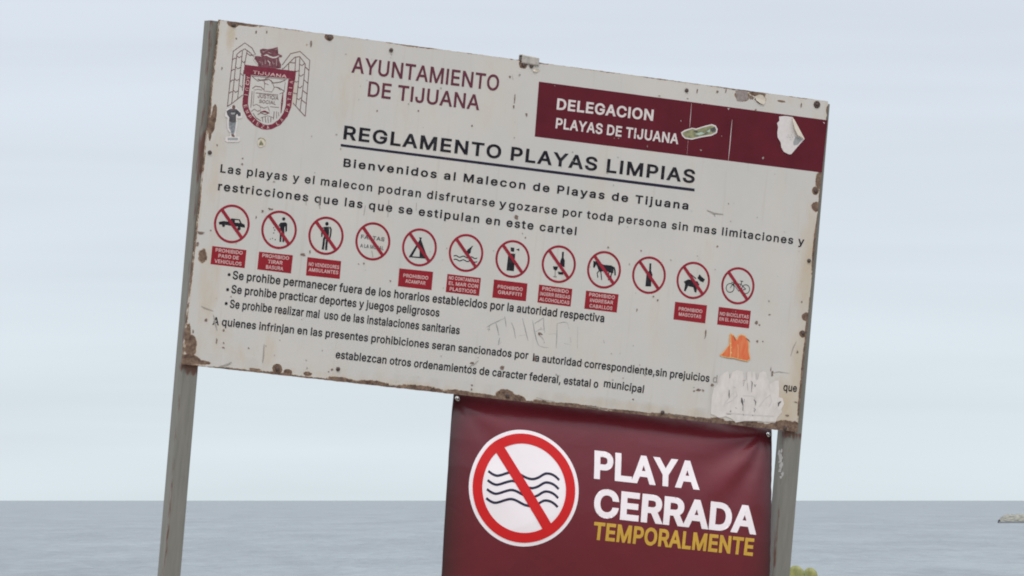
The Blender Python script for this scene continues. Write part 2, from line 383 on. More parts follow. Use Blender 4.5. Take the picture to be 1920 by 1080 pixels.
GLYPHS = {
'A':[480,[16,0,201,509,276,509,463,0,395,0,287,302,280,323,272,346,264,372,255,402,244,438,232,478,245,478,233,437,222,402,213,371,204,345,197,322,191,302,85,0],[110,142,110,199,370,199,370,142]],
'B':[456,[60,0,60,509,241,509,274,507,304,501,329,491,350,477,367,461,381,442,390,421,396,398,398,374,395,344,387,320,373,301,356,286,336,275,315,267,315,262,339,257,363,245,385,227,402,203,411,184,416,161,418,136,416,111,410,88,400,67,386,48,368,31,344,18,317,8,284,2,247,0],[125,57,245,57,281,60,309,67,330,80,344,96,353,115,355,137,352,161,342,184,327,203,306,218,279,228,248,231,125,231],[125,285,238,285,265,288,288,296,308,309,323,326,333,348,336,372,333,393,326,412,313,429,294,442,270,449,240,452,125,452]],
'C':[510,[267,-7,225,-3,186,7,150,25,119,49,92,79,70,115,53,157,44,203,40,254,44,305,53,352,70,393,92,429,119,459,150,484,186,501,225,512,267,516,293,514,317,511,340,504,362,496,383,485,402,471,419,456,435,438,448,418,459,397,467,373,473,348,408,348,401,373,389,395,375,413,357,428,337,440,315,449,292,454,267,456,237,453,209,445,184,432,161,414,141,391,125,364,113,332,106,295,103,254,106,213,113,177,125,145,141,117,161,94,184,76,210,63,237,56,267,53,292,55,315,60,337,69,357,81,375,96,389,114,401,136,408,160,473,160,467,135,459,112,448,91,435,71,420,53,402,38,383,24,363,13,341,5,317,-2,293,-6]],
'D':[502,[219,0,96,0,96,57,215,57,254,60,288,68,318,81,343,99,363,122,379,149,390,181,397,216,399,255,397,294,390,329,379,361,364,388,344,410,320,428,291,441,258,449,221,452,93,452,93,509,225,509,273,505,315,495,353,478,385,455,412,426,433,391,449,351,458,306,462,255,458,205,449,159,433,119,411,83,384,54,351,31,312,14,268,3],[125,509,125,0,60,0,60,509]],
'E':[419,[60,0,60,509,372,509,372,452,125,452,125,286,355,286,355,229,125,229,125,57,375,57,375,0]],
'F':[410,[60,0,60,509,369,509,369,452,125,452,125,278,346,278,346,221,125,221,125,0]],
'G':[520,[269,-7,225,-3,185,7,149,25,118,49,91,79,69,116,53,157,43,203,40,254,43,305,53,352,69,393,91,429,117,459,149,484,184,501,223,512,265,516,291,514,316,510,340,504,363,494,384,483,403,469,421,453,436,436,449,416,460,395,468,373,474,349,408,349,399,372,387,393,373,411,356,427,337,439,315,448,291,454,265,456,236,453,209,445,183,432,160,414,141,392,125,364,113,332,106,295,103,254,106,213,113,177,125,145,141,117,161,95,184,76,210,63,238,56,269,53,296,55,322,61,345,71,365,85,382,102,396,123,407,147,413,173,415,202,434,199,283,199,283,256,478,256,478,200,475,160,466,124,451,91,431,62,406,38,377,19,344,5,308,-4]],
'H':[517,[60,0,60,509,125,509,125,289,392,289,392,509,457,509,457,0,392,0,392,232,125,232,125,0]],
'I':[185,[60,0,60,509,125,509,125,0]],
'J':[396,[185,-7,143,-2,106,11,75,33,52,63,38,100,33,145,33,173,98,173,98,145,100,117,108,93,122,74,139,61,160,53,185,50,209,53,230,61,248,74,261,93,269,117,272,145,272,509,336,509,336,145,332,100,318,63,294,33,263,11,227,-2]],
'L':[393,[60,0,60,509,125,509,125,57,361,57,361,0]],
'M':[628,[60,0,60,509,152,509,277,187,287,159,299,123,311,84,322,49,307,49,318,83,330,121,342,158,352,187,476,509,568,509,568,0,504,0,504,291,504,327,505,369,506,413,507,457,513,457,505,433,498,409,482,363,467,322,456,291,342,0,286,0,170,291,159,321,145,361,129,408,112,457,119,457,120,416,121,372,122,328,122,291,122,0]],
'N':[523,[60,0,60,509,136,509,343,183,352,169,363,151,375,130,388,107,401,82,414,55,405,54,402,81,401,108,400,134,399,157,399,195,399,509,463,509,463,0,387,0,202,290,177,331,164,354,148,381,108,452,119,454,122,384,124,328,125,291,125,0]],
'O':[533,[267,-7,225,-3,186,7,150,25,119,49,92,79,70,115,53,157,44,203,40,254,44,305,53,352,70,393,92,429,119,459,150,484,186,501,225,512,267,516,309,512,348,501,384,484,415,459,442,429,464,393,480,352,490,305,493,254,490,203,480,157,464,115,442,79,415,49,384,25,348,7,309,-3],[267,53,296,55,324,63,349,76,372,94,392,116,408,144,420,176,428,213,430,254,428,295,420,332,408,365,392,392,372,415,349,433,324,446,296,453,267,456,237,453,210,445,184,433,161,415,142,392,125,364,113,332,106,295,103,254,106,213,113,176,125,144,142,117,161,94,184,76,210,63,237,55]],
'P':[445,[60,0,60,509,235,509,272,506,305,499,332,487,356,471,375,452,390,430,400,404,407,377,409,348,407,318,400,291,390,265,375,243,356,223,332,207,305,195,272,188,235,186,109,186,109,242,233,242,257,244,279,248,297,256,318,272,333,294,342,319,344,348,342,376,333,402,318,423,297,439,279,446,257,451,232,452,125,452,125,0]],
'Q':[533,[245,159,313,159,369,85,384,65,468,-48,401,-48,346,27,331,46],[267,-7,225,-3,186,7,150,25,119,49,92,79,70,115,53,157,44,203,40,254,44,305,53,352,70,393,92,429,119,459,150,484,186,501,225,512,267,516,309,512,348,501,384,484,415,459,442,429,464,393,480,352,490,305,493,254,490,203,480,157,464,115,442,79,415,49,384,25,348,7,309,-3],[267,53,296,55,324,63,349,76,372,94,392,116,408,144,420,176,428,213,430,254,428,295,420,332,408,365,392,392,372,415,349,433,324,446,296,453,267,456,237,453,210,445,184,433,161,415,142,392,125,364,113,332,106,295,103,254,106,213,113,176,125,144,142,117,161,94,184,76,210,63,237,55]],
'R':[449,[60,0,60,509,236,509,273,506,305,500,333,489,356,473,376,455,390,433,401,408,407,381,409,352,407,323,401,296,390,271,376,250,356,232,333,217,305,206,273,200,236,198,96,198,96,255,234,255,258,256,280,260,298,267,319,281,334,300,342,324,345,352,342,380,334,405,319,425,298,440,279,446,258,451,233,452,125,452,125,0],[353,0,230,229,303,229,428,0]],
'S':[447,[224,-9,188,-7,156,-1,128,9,102,23,81,40,64,60,51,83,42,109,38,137,104,137,110,110,123,88,142,71,166,59,194,52,224,49,246,50,267,54,286,60,311,74,329,92,341,114,346,139,342,161,332,179,316,193,296,205,272,214,245,222,184,239,145,253,112,269,86,289,67,313,56,341,52,372,54,400,62,425,75,448,92,468,113,484,138,498,165,508,195,514,227,516,259,514,289,508,316,498,340,484,360,468,377,449,390,427,398,403,401,378,337,378,332,402,320,421,302,437,280,449,254,456,225,459,194,456,167,448,145,435,129,418,118,398,115,376,119,352,131,334,148,319,169,308,191,300,212,293,264,279,287,272,312,264,336,252,359,238,379,220,395,198,402,180,407,161,408,139,406,112,399,87,386,64,370,43,349,25,323,11,294,0,261,-7]],
'T':[449,[32,452,32,509,417,509,417,452,257,452,257,0,193,0,193,452]],
'U':[517,[259,-8,220,-6,186,2,154,15,126,33,103,55,85,80,71,108,63,140,60,173,60,509,124,509,124,178,126,155,132,133,141,113,153,95,169,80,187,68,208,59,232,53,259,52,285,53,309,59,331,68,349,80,364,95,377,113,385,133,391,155,393,178,393,509,457,509,457,173,454,140,446,108,433,80,414,55,391,33,363,15,332,2,297,-6]],
'V':[480,[204,0,16,509,84,509,192,206,199,187,207,164,215,137,225,106,236,71,248,31,235,31,247,71,257,107,267,138,276,165,283,187,290,206,395,509,463,509,278,0]],
'Y':[472,[203,0,203,208,16,509,91,509,192,344,203,327,213,309,222,292,231,274,240,254,250,230,224,230,233,254,242,275,251,293,265,318,280,344,381,509,455,509,268,208,268,0]],
'Z':[460,[45,0,45,50,340,448,340,452,48,452,48,509,415,509,415,459,122,60,122,57,420,57,420,0]],
'a':[389,[160,-9,137,-7,115,-3,94,5,76,15,60,29,48,45,38,63,32,84,30,108,34,138,43,161,58,179,78,193,100,203,125,211,152,216,178,220,234,227,252,230,265,235,273,243,276,255,276,257,273,279,267,297,256,311,240,322,220,329,196,331,171,329,149,322,132,313,118,301,107,288,100,274,41,291,51,313,64,331,79,346,95,358,114,368,133,375,153,380,173,383,194,384,215,383,239,379,263,372,286,360,306,343,322,320,330,301,335,278,337,251,337,0,277,0,277,52,272,52,264,38,252,25,236,12,215,1,190,-6],[170,45,202,49,228,59,248,74,263,93,272,115,276,138,276,190,270,186,259,182,246,179,231,176,200,171,175,168,154,164,134,159,117,150,103,139,95,124,92,105,94,87,102,72,114,61,130,52,149,47]],
'b':[424,[229,-8,198,-5,172,4,153,17,138,31,127,46,118,59,112,59,112,0,53,0,53,509,114,509,114,319,118,319,127,331,137,346,152,360,171,373,197,381,229,384,259,382,287,374,313,361,335,342,354,320,370,293,381,261,388,227,390,189,388,151,381,116,370,84,355,57,336,34,313,16,288,3,260,-6],[220,47,242,49,262,55,279,66,294,80,306,97,316,117,323,139,327,163,328,189,327,215,323,239,316,261,307,281,295,298,280,311,262,322,243,328,220,330,198,328,178,322,161,312,147,299,134,282,125,263,118,241,114,216,113,189,114,162,118,138,125,115,135,95,147,78,162,65,179,55,198,49]],
'c':[396,[207,-8,174,-5,144,3,117,16,93,35,72,58,56,85,44,116,37,150,34,187,37,225,44,260,56,291,72,318,93,341,117,360,144,374,174,382,207,384,234,383,260,377,284,368,305,356,324,341,340,322,353,301,362,277,303,262,298,276,290,289,281,301,270,311,257,319,242,325,226,329,207,330,184,328,163,321,145,310,130,296,118,278,108,258,102,236,98,212,96,187,98,163,102,139,108,117,118,97,130,80,145,66,163,55,184,49,207,46,226,48,243,52,258,58,271,66,282,76,292,89,299,102,304,117,363,102,354,78,341,56,325,37,306,21,285,9,261,-1,235,-6]],
'd':[424,[195,-8,165,-6,137,3,111,16,89,34,70,57,55,84,43,116,36,151,34,189,36,227,43,261,55,293,70,320,89,342,112,361,137,374,165,382,196,384,228,381,253,373,272,360,287,346,298,331,306,319,311,319,311,509,372,509,372,0,313,0,313,59,307,59,298,46,287,31,272,17,252,4,227,-5],[205,47,226,49,246,55,263,65,278,78,290,95,299,115,306,138,310,162,312,189,310,216,306,241,300,263,290,282,278,299,263,312,246,322,227,328,205,330,182,328,162,322,145,311,130,298,118,281,108,261,102,239,98,215,96,189,98,163,102,139,109,117,118,97,130,80,145,66,162,55,182,49]],
'e':[404,[212,-8,177,-5,145,3,117,16,92,35,72,58,56,85,44,116,37,150,34,187,36,224,44,258,55,290,71,317,91,340,115,359,142,373,172,382,205,384,226,383,246,380,266,374,285,366,303,355,319,341,334,324,347,305,357,282,365,256,370,227,371,194,371,169,75,169,75,221,338,221,310,202,308,226,304,248,298,269,283,294,263,314,237,326,205,330,183,328,164,323,146,313,125,294,109,270,99,241,96,211,96,178,98,151,102,127,110,106,121,88,135,73,151,61,169,53,190,48,212,46,234,48,254,53,271,61,285,73,297,88,306,105,365,91,353,63,335,39,320,26,302,14,283,4,261,-3,237,-7]],
'f':[254,[228,379,228,327,6,327,6,379],[81,0,81,432,84,461,96,486,113,505,135,519,161,527,187,530,207,529,222,527,234,524,243,521,227,468,215,472,206,473,195,474,171,470,154,460,145,443,142,419,142,0]],
'g':[425,[207,-151,180,-149,156,-146,134,-140,105,-127,82,-110,64,-91,51,-69,101,-41,110,-53,122,-66,136,-78,154,-88,178,-95,207,-97,236,-95,261,-87,282,-75,298,-58,308,-34,311,-6,311,68,306,68,298,56,287,41,272,28,252,16,227,8,195,5,165,7,138,14,113,27,90,43,71,65,55,90,43,120,36,154,34,191,36,229,43,263,55,293,71,320,90,342,112,361,138,374,166,382,196,384,228,382,253,373,273,360,288,346,299,331,308,319,313,319,313,379,372,379,372,-9,370,-40,363,-67,350,-90,334,-109,314,-124,291,-136,265,-144,237,-149],[205,59,227,61,246,66,264,75,285,95,300,121,307,142,311,166,312,193,311,219,307,242,300,264,291,283,279,299,264,312,247,322,227,328,205,330,182,328,163,322,145,312,130,298,118,282,109,262,102,241,98,218,96,193,98,167,102,144,109,123,124,96,145,76,163,66,183,61]],
'h':[410,[114,227,114,0,53,0,53,509,114,509,114,287,102,287,116,319,132,344,152,362,175,374,200,382,227,384,252,383,275,377,295,369,313,356,328,340,341,321,350,298,355,271,357,240,357,0,296,0,296,235,293,263,286,286,273,304,256,318,235,326,210,329,184,326,161,317,141,303,126,283,117,257]],
'i':[167,[53,0,53,379,114,379,114,0],[84,443,67,446,54,455,44,468,41,483,44,499,54,512,67,521,84,524,100,521,114,512,123,499,126,483,123,468,114,455,100,446]],
'j':[167,[53,379,114,379,114,-30,112,-52,108,-72,102,-90,86,-113,65,-129,47,-137,27,-141,4,-143,-10,-143,-10,-87,2,-87,25,-83,40,-72,50,-54,53,-29],[83,443,67,446,53,455,44,468,41,483,44,499,53,512,67,521,83,524,100,521,114,512,123,499,126,483,123,468,114,455,100,446]],
'l':[167,[53,0,53,518,114,518,114,0]],
'm':[610,[53,0,53,379,112,379,112,295,108,295,118,323,132,346,151,363,172,376,195,384,219,386,245,383,268,375,287,361,303,342,314,320,321,295,312,295,322,321,337,343,357,361,381,375,407,383,437,386,458,385,478,380,497,372,514,361,529,346,541,328,550,307,555,283,557,255,557,0,496,0,496,254,493,279,485,298,473,313,447,326,419,330,395,328,374,320,358,307,345,290,338,270,335,247,335,0,274,0,274,260,269,288,253,311,229,326,199,330,178,328,158,320,140,307,126,289,117,266,114,238,114,0]],
'n':[410,[114,227,114,0,53,0,53,379,112,379,112,287,102,287,116,319,132,344,152,362,175,374,200,382,227,384,252,383,275,377,295,369,313,356,328,340,341,321,350,298,355,271,357,240,357,0,296,0,296,235,293,263,286,286,273,304,256,318,235,326,210,329,184,326,161,317,141,303,126,283,117,257]],
'o':[415,[207,-8,174,-5,144,3,117,16,93,35,72,58,56,85,44,116,37,150,34,187,37,225,44,260,56,291,72,318,93,341,117,360,144,374,174,382,207,384,241,382,271,374,299,360,323,341,343,318,359,291,371,260,379,225,381,187,379,150,371,116,359,85,343,58,323,35,299,16,271,3,241,-5],[207,46,231,49,252,55,270,66,285,80,298,97,307,117,314,139,318,163,319,187,318,212,314,236,307,258,298,278,285,296,270,310,252,321,231,328,207,330,184,328,163,321,145,310,130,296,118,278,108,258,102,236,98,212,96,187,98,163,102,139,108,117,118,97,130,80,145,66,163,55,184,49]],
'p':[424,[53,-143,53,379,112,379,112,319,118,319,126,331,137,346,152,360,171,373,197,381,229,384,259,382,287,374,313,361,335,342,354,320,370,293,381,261,388,227,390,189,388,151,381,116,370,84,355,57,336,34,313,16,288,3,260,-6,229,-8,198,-5,173,4,153,17,138,31,127,46,118,59,114,59,114,-143],[220,47,242,49,262,55,279,66,294,80,306,97,316,117,323,139,327,163,328,189,327,215,323,239,316,261,307,281,295,298,280,311,262,322,243,328,220,330,198,328,178,322,161,312,147,299,134,282,125,263,118,241,114,216,113,189,114,162,118,138,125,115,135,95,147,78,162,65,179,55,198,49]],
'q':[424,[372,-143,311,-143,311,59,306,59,298,46,287,31,272,17,252,4,227,-5,195,-8,165,-6,137,3,111,16,89,34,70,57,55,84,43,116,36,151,34,189,36,227,43,261,55,293,70,320,89,342,112,361,137,374,165,382,196,384,228,381,253,373,272,360,287,346,298,331,307,319,313,319,313,379,372,379],[205,47,226,49,246,55,263,65,278,78,290,95,299,115,306,138,310,162,312,189,310,216,306,241,300,263,290,282,278,299,263,312,246,322,227,328,205,330,182,328,162,322,145,311,130,298,118,281,108,261,102,239,98,215,96,189,98,163,102,139,109,117,118,97,130,80,145,66,162,55,182,49]],
'r':[259,[53,0,53,379,112,379,112,321,115,321,130,347,152,367,171,377,191,383,213,385,229,384,243,384,243,322,230,324,219,325,207,326,182,323,159,315,140,301,126,284,117,262,114,237,114,0]],
's':[365,[182,-8,157,-7,133,-3,112,3,93,12,76,24,62,38,50,54,41,73,36,94,94,107,105,79,124,60,150,49,181,45,206,47,227,53,244,62,262,81,268,103,265,121,254,136,237,147,212,155,149,170,118,180,92,192,72,208,58,227,50,249,47,274,49,295,55,314,65,332,79,347,95,360,115,370,137,378,161,383,187,384,212,383,234,379,254,372,279,358,299,339,314,316,324,290,268,277,258,298,243,316,219,328,187,333,156,329,131,317,114,299,109,277,112,258,124,243,144,232,172,223,229,209,261,200,287,187,306,171,320,153,328,131,331,107,329,85,323,65,312,47,298,31,281,18,260,6,236,-2,210,-7]],
't':[227,[204,379,204,327,6,327,6,379],[65,471,126,471,126,98,128,76,136,61,150,53,170,50,185,51,202,54,213,2,203,-1,192,-3,180,-4,168,-4,138,-1,113,7,92,21,77,41,68,64,65,93]],
'u':[410,[182,-5,158,-3,135,2,115,11,97,23,82,39,69,59,60,82,54,109,53,139,53,379,114,379,114,144,116,117,124,94,137,75,154,61,175,53,200,50,226,53,249,62,268,77,283,97,293,122,296,153,296,379,357,379,357,0,298,0,298,92,307,92,294,60,277,35,257,17,234,5,209,-3]],
'v':[389,[163,0,17,379,84,379,165,155,173,132,180,110,187,87,193,64,199,42,206,21,184,21,191,42,197,64,203,87,209,110,216,132,224,155,305,379,371,379,226,0]],
'y':[389,[47,-139,61,-86,71,-87,88,-90,104,-89,118,-84,130,-74,141,-58,151,-36,163,-1,17,379,84,379,165,155,173,132,180,109,187,87,193,64,199,42,206,21,184,21,190,42,196,64,202,87,209,110,216,132,224,155,305,379,371,379,204,-58,191,-85,177,-107,159,-124,139,-136,117,-143,91,-145,77,-145,65,-143,54,-141]],
'z':[380,[42,0,42,46,254,320,254,323,48,323,48,379,333,379,333,331,126,60,126,56,339,56,339,0]],
',':[188,[38,-119,68,71,137,71,84,-119]],
' ':[187]}
# ---------------------------------------------------------------- the setting: terrace, slope, sea
def terrain():
    prof = [(-3000, 330.0), (-700, 95.0), (-350, 45.0), (-60, 0.0), (20, 0.0), (33, 0.0), (36, -0.5), (48, -4.6), (58, -6.6), (75, -7.9), (120, -10)]  # unseen rise behind the camera, added to darken the banner's reflections
    xs = [-4000, -400, -120, -60, -40] + [-30 + i * 1.5 for i in range(41)] + [40, 60, 120, 400, 4000]
    ys = []
    for (a, _), (b, _) in zip(prof, prof[1:]):
        n = max(1, min(50, int((b - a) / 1.6))); ys += [a + (b - a) * i / n for i in range(n)]
    ys.append(120)
    def hz(y):
        for (a, ha), (b, hb) in zip(prof, prof[1:]):
            if y <= b: return ha + (hb - ha) * (y - a) / (b - a)
        return prof[-1][1]
    V = []
    for y in ys:
        for x in xs:
            k = 0.0 if y < 33 else min(1, (y - 33) / 4)
            V.append((x, y, hz(y) - abs(noise.noise(Vector((x * 0.07, y * 0.11, 0)))) * 1.2 * k + 0.02 * noise.noise(Vector((x, y, 3)))))
    n = len(xs)
    F = [(j * n + i, j * n + i + 1, (j + 1) * n + i + 1, (j + 1) * n + i) for j in range(len(ys) - 1) for i in range(n - 1)]
    g = link('ground', V, F, mat('sandy_ground', (0.30, 0.27, 0.22), 0.9, scale=1.3, col2=(0.22, 0.20, 0.16), bump=0.4), None, True)
    tag(g, kind='structure')
terrain()

def sea():
    m = bpy.data.materials.new('grey_sea_water'); m.use_nodes = True
    n = m.node_tree.nodes; l = m.node_tree.links; b = n['Principled BSDF']
    b.inputs['Base Color'].default_value = (0.115, 0.15, 0.165, 1); b.inputs['Roughness'].default_value = 0.28; b.inputs['IOR'].default_value = 1.333
    g = n.new('ShaderNodeNewGeometry')
    def nz(sc_, st, det):
        mp = n.new('ShaderNodeMapping'); l.new(g.outputs['Position'], mp.inputs[0]); mp.inputs['Scale'].default_value = st
        z = n.new('ShaderNodeTexNoise'); l.new(mp.outputs[0], z.inputs['Vector']); z.inputs['Scale'].default_value = sc_
        z.inputs['Detail'].default_value = det; z.inputs['Roughness'].default_value = 0.62; return z.outputs['Fac']
    a1 = nz(0.45, (1, 0.16, 1), 4); a2 = nz(0.05, (1, 0.10, 1), 6)
    ad = n.new('ShaderNodeMath'); ad.operation = 'MULTIPLY_ADD'; l.new(a2, ad.inputs[0]); ad.inputs[1].default_value = 2.0; l.new(a1, ad.inputs[2])
    bp = n.new('ShaderNodeBump'); bp.inputs['Strength'].default_value = 1.0; bp.inputs['Distance'].default_value = 1.1
    l.new(ad.outputs[0], bp.inputs['Height']); l.new(bp.outputs[0], b.inputs['Normal'])
    r = n.new('ShaderNodeMapRange'); a3 = n.new('ShaderNodeMath'); a3.operation = 'ADD'; l.new(a1, a3.inputs[0]); l.new(a2, a3.inputs[1])
    l.new(a3.outputs[0], r.inputs[0]); r.inputs[1].default_value = 0.75; r.inputs[2].default_value = 1.25
    x = n.new('ShaderNodeMix'); x.data_type = 'RGBA'; l.new(r.outputs[0], x.inputs['Factor'])
    x.inputs['A'].default_value = (0.052, 0.071, 0.079, 1); x.inputs['B'].default_value = (0.170, 0.200, 0.207, 1)
    l.new(x.outputs['Result'], b.inputs['Base Color'])
    xs = [-60000, -8000, -1500, -300, 300, 1500, 8000, 60000]; ys = [45, 200, 600, 1500, 4000, 12000, 40000, 140000]
    V = [(x_ * (1 if y < 5000 else y / 5000), y, SEA) for y in ys for x_ in xs]; k = len(xs)
    F = [(j * k + i, j * k + i + 1, (j + 1) * k + i + 1, (j + 1) * k + i) for j in range(len(ys) - 1) for i in range(k - 1)]
    tag(link('sea', V, F, m), kind='structure')
sea()

# ---------------------------------------------------------------- the sign
sign = empty('rules_sign', ROOT, 'big weathered white beach rules board with rusty edges on two metal posts', 'sign')

TL, TR, BR, BL = uv(412, 37), uv(1553, 190), uv(1495, 810), uv(342, 683)
def bil(s, t):
    """s along, t up the board (0..1)"""
    return tuple((BL[i] * (1 - s) + BR[i] * s) * (1 - t) + (TL[i] * (1 - s) + TR[i] * s) * t for i in (0, 1))

# rust: (x, y, rx, ry, strength) measured where the paint is gone
RUSTS = [(437, 44, 9, 6, 1.2), (617, 70, 7, 6, 1.1), (981, 120, 7, 8, 1.1), (401, 218, 4, 20, 1.1), (396, 234, 6, 15, 1.1), (394, 252, 3, 12, .8),
         (358, 650, 9, 18, 1.1), (352, 674, 20, 8, 1.2), (374, 679, 18, 4, 1.0), (352, 628, 5, 20, .95), (355, 490, 5, 22, .9), (357, 400, 4, 30, .75), (380, 480, 8, 14, .8),
         (520, 692, 8, 8, 1.15), (540, 698, 7, 5, 1.05), (577, 701, 8, 4, .9), (478, 693, 12, 3, .8),
         (947, 741, 14, 9, 1.25), (968, 748, 16, 7, 1.15), (1015, 755, 18, 6, .75), (1398, 792, 20, 10, 1.2), (1378, 796, 26, 6, 1.0), (1470, 802, 24, 12, 1.25),
         (1490, 806, 10, 14, 1.2), (1440, 800, 40, 5, .9), (1330, 788, 60, 4, .8), (1180, 772, 60, 3, .75), (900, 741, 40, 4, .8), (760, 728, 60, 3, .75),
         (1536, 338, 6, 16, 1.1), (1529, 358, 6, 7, 1.1), (1530, 388, 9, 9, .95), (1527, 460, 3, 60, .8), (1512, 594, 8, 7, 1.1), (1514, 615, 4, 26, 1.0), (1505, 626, 6, 6, 1.1), (1506, 680, 3, 50, .85), (1500, 740, 3, 50, .8),
         (1392, 180, 12, 9, 1.15), (1420, 176, 14, 5, 1.0), (1427, 186, 9, 8, .95), (1552, 207, 3, 9, .95),
         (1465, 190, 10, 2, .85), (1000, 116, 30, 3, .8), (460, 46, 26, 3, .9), (576, 82, 4, 8, .5), (700, 719, 36, 6, .8), (790, 729, 46, 6, .85), (860, 736, 30, 5, .85), (1080, 762, 60, 5, .85), (640, 711, 30, 4, .75), (1270, 782, 60, 5, .85), (1345, 790, 16, 7, .95), (1425, 798, 14, 6, .9)]
STAINS = [(432, 70, 8, 30, .9), (405, 300, 22, 130, .55), (395, 520, 24, 120, .6), (640, 190, 22, 70, .5), (505, 660, 16, 40, .6), (560, 640, 40, 40, .35),
          (1440, 180, 130, 20, .45), (1515, 500, 22, 120, .85), (1500, 700, 22, 110, .8), (1440, 560, 40, 90, .35), (1530, 250, 30, 60, .5), (1470, 760, 50, 50, .9), (1400, 470, 60, 60, .3),
          (520, 250, 60, 60, .3), (700, 712, 300, 8, .5), (1200, 765, 300, 12, .6), (400, 640, 50, 50, .5), (460, 660, 60, 30, .45), (1550, 205, 8, 30, .6), (550, 175, 14, 30, .55), (1100, 110, 100, 8, .4)]
def panel():
    nx, ny = 720, 360
    V, RU, ST = [], [], []
    K = []
    for lst in (RUSTS, STAINS):
        q = []
        for x, y, rx, ry, s in lst:
            c = uv(x, y); q.append((c[0], c[1], rx / 470.0, ry / 519.0, s))
        K.append(q)
    def field(q, x, z):
        b = 0.0
        for cx, cz, rx, rz, s in q:
            dx = (x - cx) / rx; dz = (z - cz) / rz
            if -2 < dx < 2 and -2 < dz < 2:
                d2 = dx * dx + dz * dz
                if d2 < 4: b = max(b, s * (1 - d2 / 4) ** 2 )
        return b
    for j in range(ny + 1):
        t = j / ny
        for i in range(nx + 1):
            s = i / nx
            x, z = bil(s, t)
            edge = min(s * 2.44, (1 - s) * 2.44, t * 1.22, (1 - t) * 1.22)
            ragged = 0.0
            if edge < 0.004: ragged = 0.0012 * noise.noise(Vector((x * 60, z * 60, 1)))
            sag = 0.0
            # dented lower edge
            if t < 0.04: sag += 0.008 * (1 - t / 0.04) * abs(noise.noise(Vector((x * 14, 0, 2))))
            V.append((x, sag, z + DROP + (ragged if t in (0, 1) else 0)))
            r = field(K[0], x, z)
            e = edge - (0.004 if t * 1.22 < 0.02 else 0.0)
            r = max(r, 0.56 * max(0.0, 1 - e / 0.011) + (0.30 * noise.noise(Vector((x * 9, z * 9, 9)))) * (1 if e < 0.02 else 0))
            RU.append(max(0.0, r)); ST.append(max(field(K[1], x, z), 0.5 * max(0, 1 - edge / 0.03)))
    n = nx + 1
    F = [(j * n + i, j * n + i + 1, (j + 1) * n + i + 1, (j + 1) * n + i) for j in range(ny) for i in range(nx)]
    # folded-back rim, 12 mm deep, and a back sheet
    k = len(V)
    loop = [i for i in range(n)] + [j * n + nx for j in range(1, ny + 1)] + [ny * n + i for i in range(nx - 1, -1, -1)] + [j * n for j in range(ny - 1, 0, -1)]
    for i in loop: x, y, z = V[i]; V.append((x, 0.014, z)); RU.append(RU[i]); ST.append(ST[i])
    m = len(loop)
    for a in range(m):
        b = (a + 1) % m
        F.append((loop[a], k + a, k + b, loop[b]))
    F.append(tuple(k + i for i in range(m)))
    o = link('panel', V, F, M['panel'], sign, False)
    me = o.data
    for nm, dat in (('rust', RU), ('stain', ST)):
        at = me.attributes.new(nm, 'FLOAT', 'POINT'); at.data.foreach_set('value', dat)
    return o
panel()

def post(l0, l1, r0, dep=0.062, rust=()):
    """l0, l1: the front left corner high and low; r0: a point of the front right corner. A square tube down into the ground"""
    y0 = 0.016
    a, b = uv(*l0, y0), uv(*l1, y0); c = uv(*r0, y0)
    k = (b[0] - a[0]) / (b[1] - a[1])
    wd = c[0] - (a[0] + k * (c[1] - a[1]))
    top = a[1]; bot = -DROP - 0.18; nz_ = 150; V, F, RU = [], [], []
    bv = 0.004
    sec = [(0, bv), (bv, 0)] + [(wd * t, 0) for t in (.15, .3, .5, .7, .85)] + [(wd - bv, 0), (wd, bv), (wd, dep / 2), (wd, dep - bv), (wd - bv, dep), (wd / 2, dep), (bv, dep), (0, dep - bv), (0, dep * .7), (0, dep * .3)]
    n = len(sec)
    rp = [(uv(x, y, y0), rx / 470, ry / 519, s) for x, y, rx, ry, s in rust]
    for j in range(nz_ + 1):
        z = top + (bot - top) * j / nz_
        for q, (sx, sy) in enumerate(sec):
            x = a[0] + k * (z - a[1]) + sx
            V.append((x, y0 + sy, z + DROP))
            r = 0.50 if q in (0, 1) else (0.2 if q in (7, 8, 2, n - 1) else 0.0)
            r += 0.18 * noise.noise(Vector((x * 9, sy * 30, z * 2.2)))
            for (cx, cz), rx, rz, s in rp:
                d2 = ((x - cx) / rx) ** 2 + ((z - cz) / rz) ** 2
                if d2 < 4 and sy < dep * 0.6: r = max(r, s * (1 - d2 / 4))
            RU.append(r)
    for j in range(nz_):
        for i in range(n): F.append((j * n + i, (j + 1) * n + i, (j + 1) * n + (i + 1) % n, j * n + (i + 1) % n))
    F.append(tuple(range(n))); F.append(tuple(reversed([nz_ * n + i for i in range(n)])))
    o = link('post', V, F, M['post'], sign)
    at = o.data.attributes.new('rust', 'FLOAT', 'POINT'); at.data.foreach_set('value', RU)
    return o
post((395, 38), (306.9, 1080), (339, 1080), rust=[(383, 278, 9, 45, .75), (396, 60, 4, 40, .5), (372, 430, 5, 140, .35), (362, 690, 20, 10, .8), (350, 760, 4, 60, .3)])
# right post: its front left corner extended up behind the board
post((1524.5, 191), (1448.7, 1080), (1481.5, 1080), rust=[(1479, 850, 4, 60, .42), (1474, 930, 4, 80, .36), (1480, 815, 30, 7, .75), (1466, 1060, 10, 60, .35)])

# rails behind the board
for z in (0.5, 0.0, -0.5):
    V, F = [], []; box(V, F, -1.16, 1.16, 0.018, 0.052, z - 0.018 + DROP, z + 0.018 + DROP)
    link('rail', V, F, M['zinc'], sign)

def lettering(s, a, b, cap, m='navy', bold=17, h=0.0009, parent=None, name='word', track=0.0):
    return Sheet().build_words(s, uv(*a), uv(*b), cap / 519.0, bold, h, track, name, M[m], parent or sign)

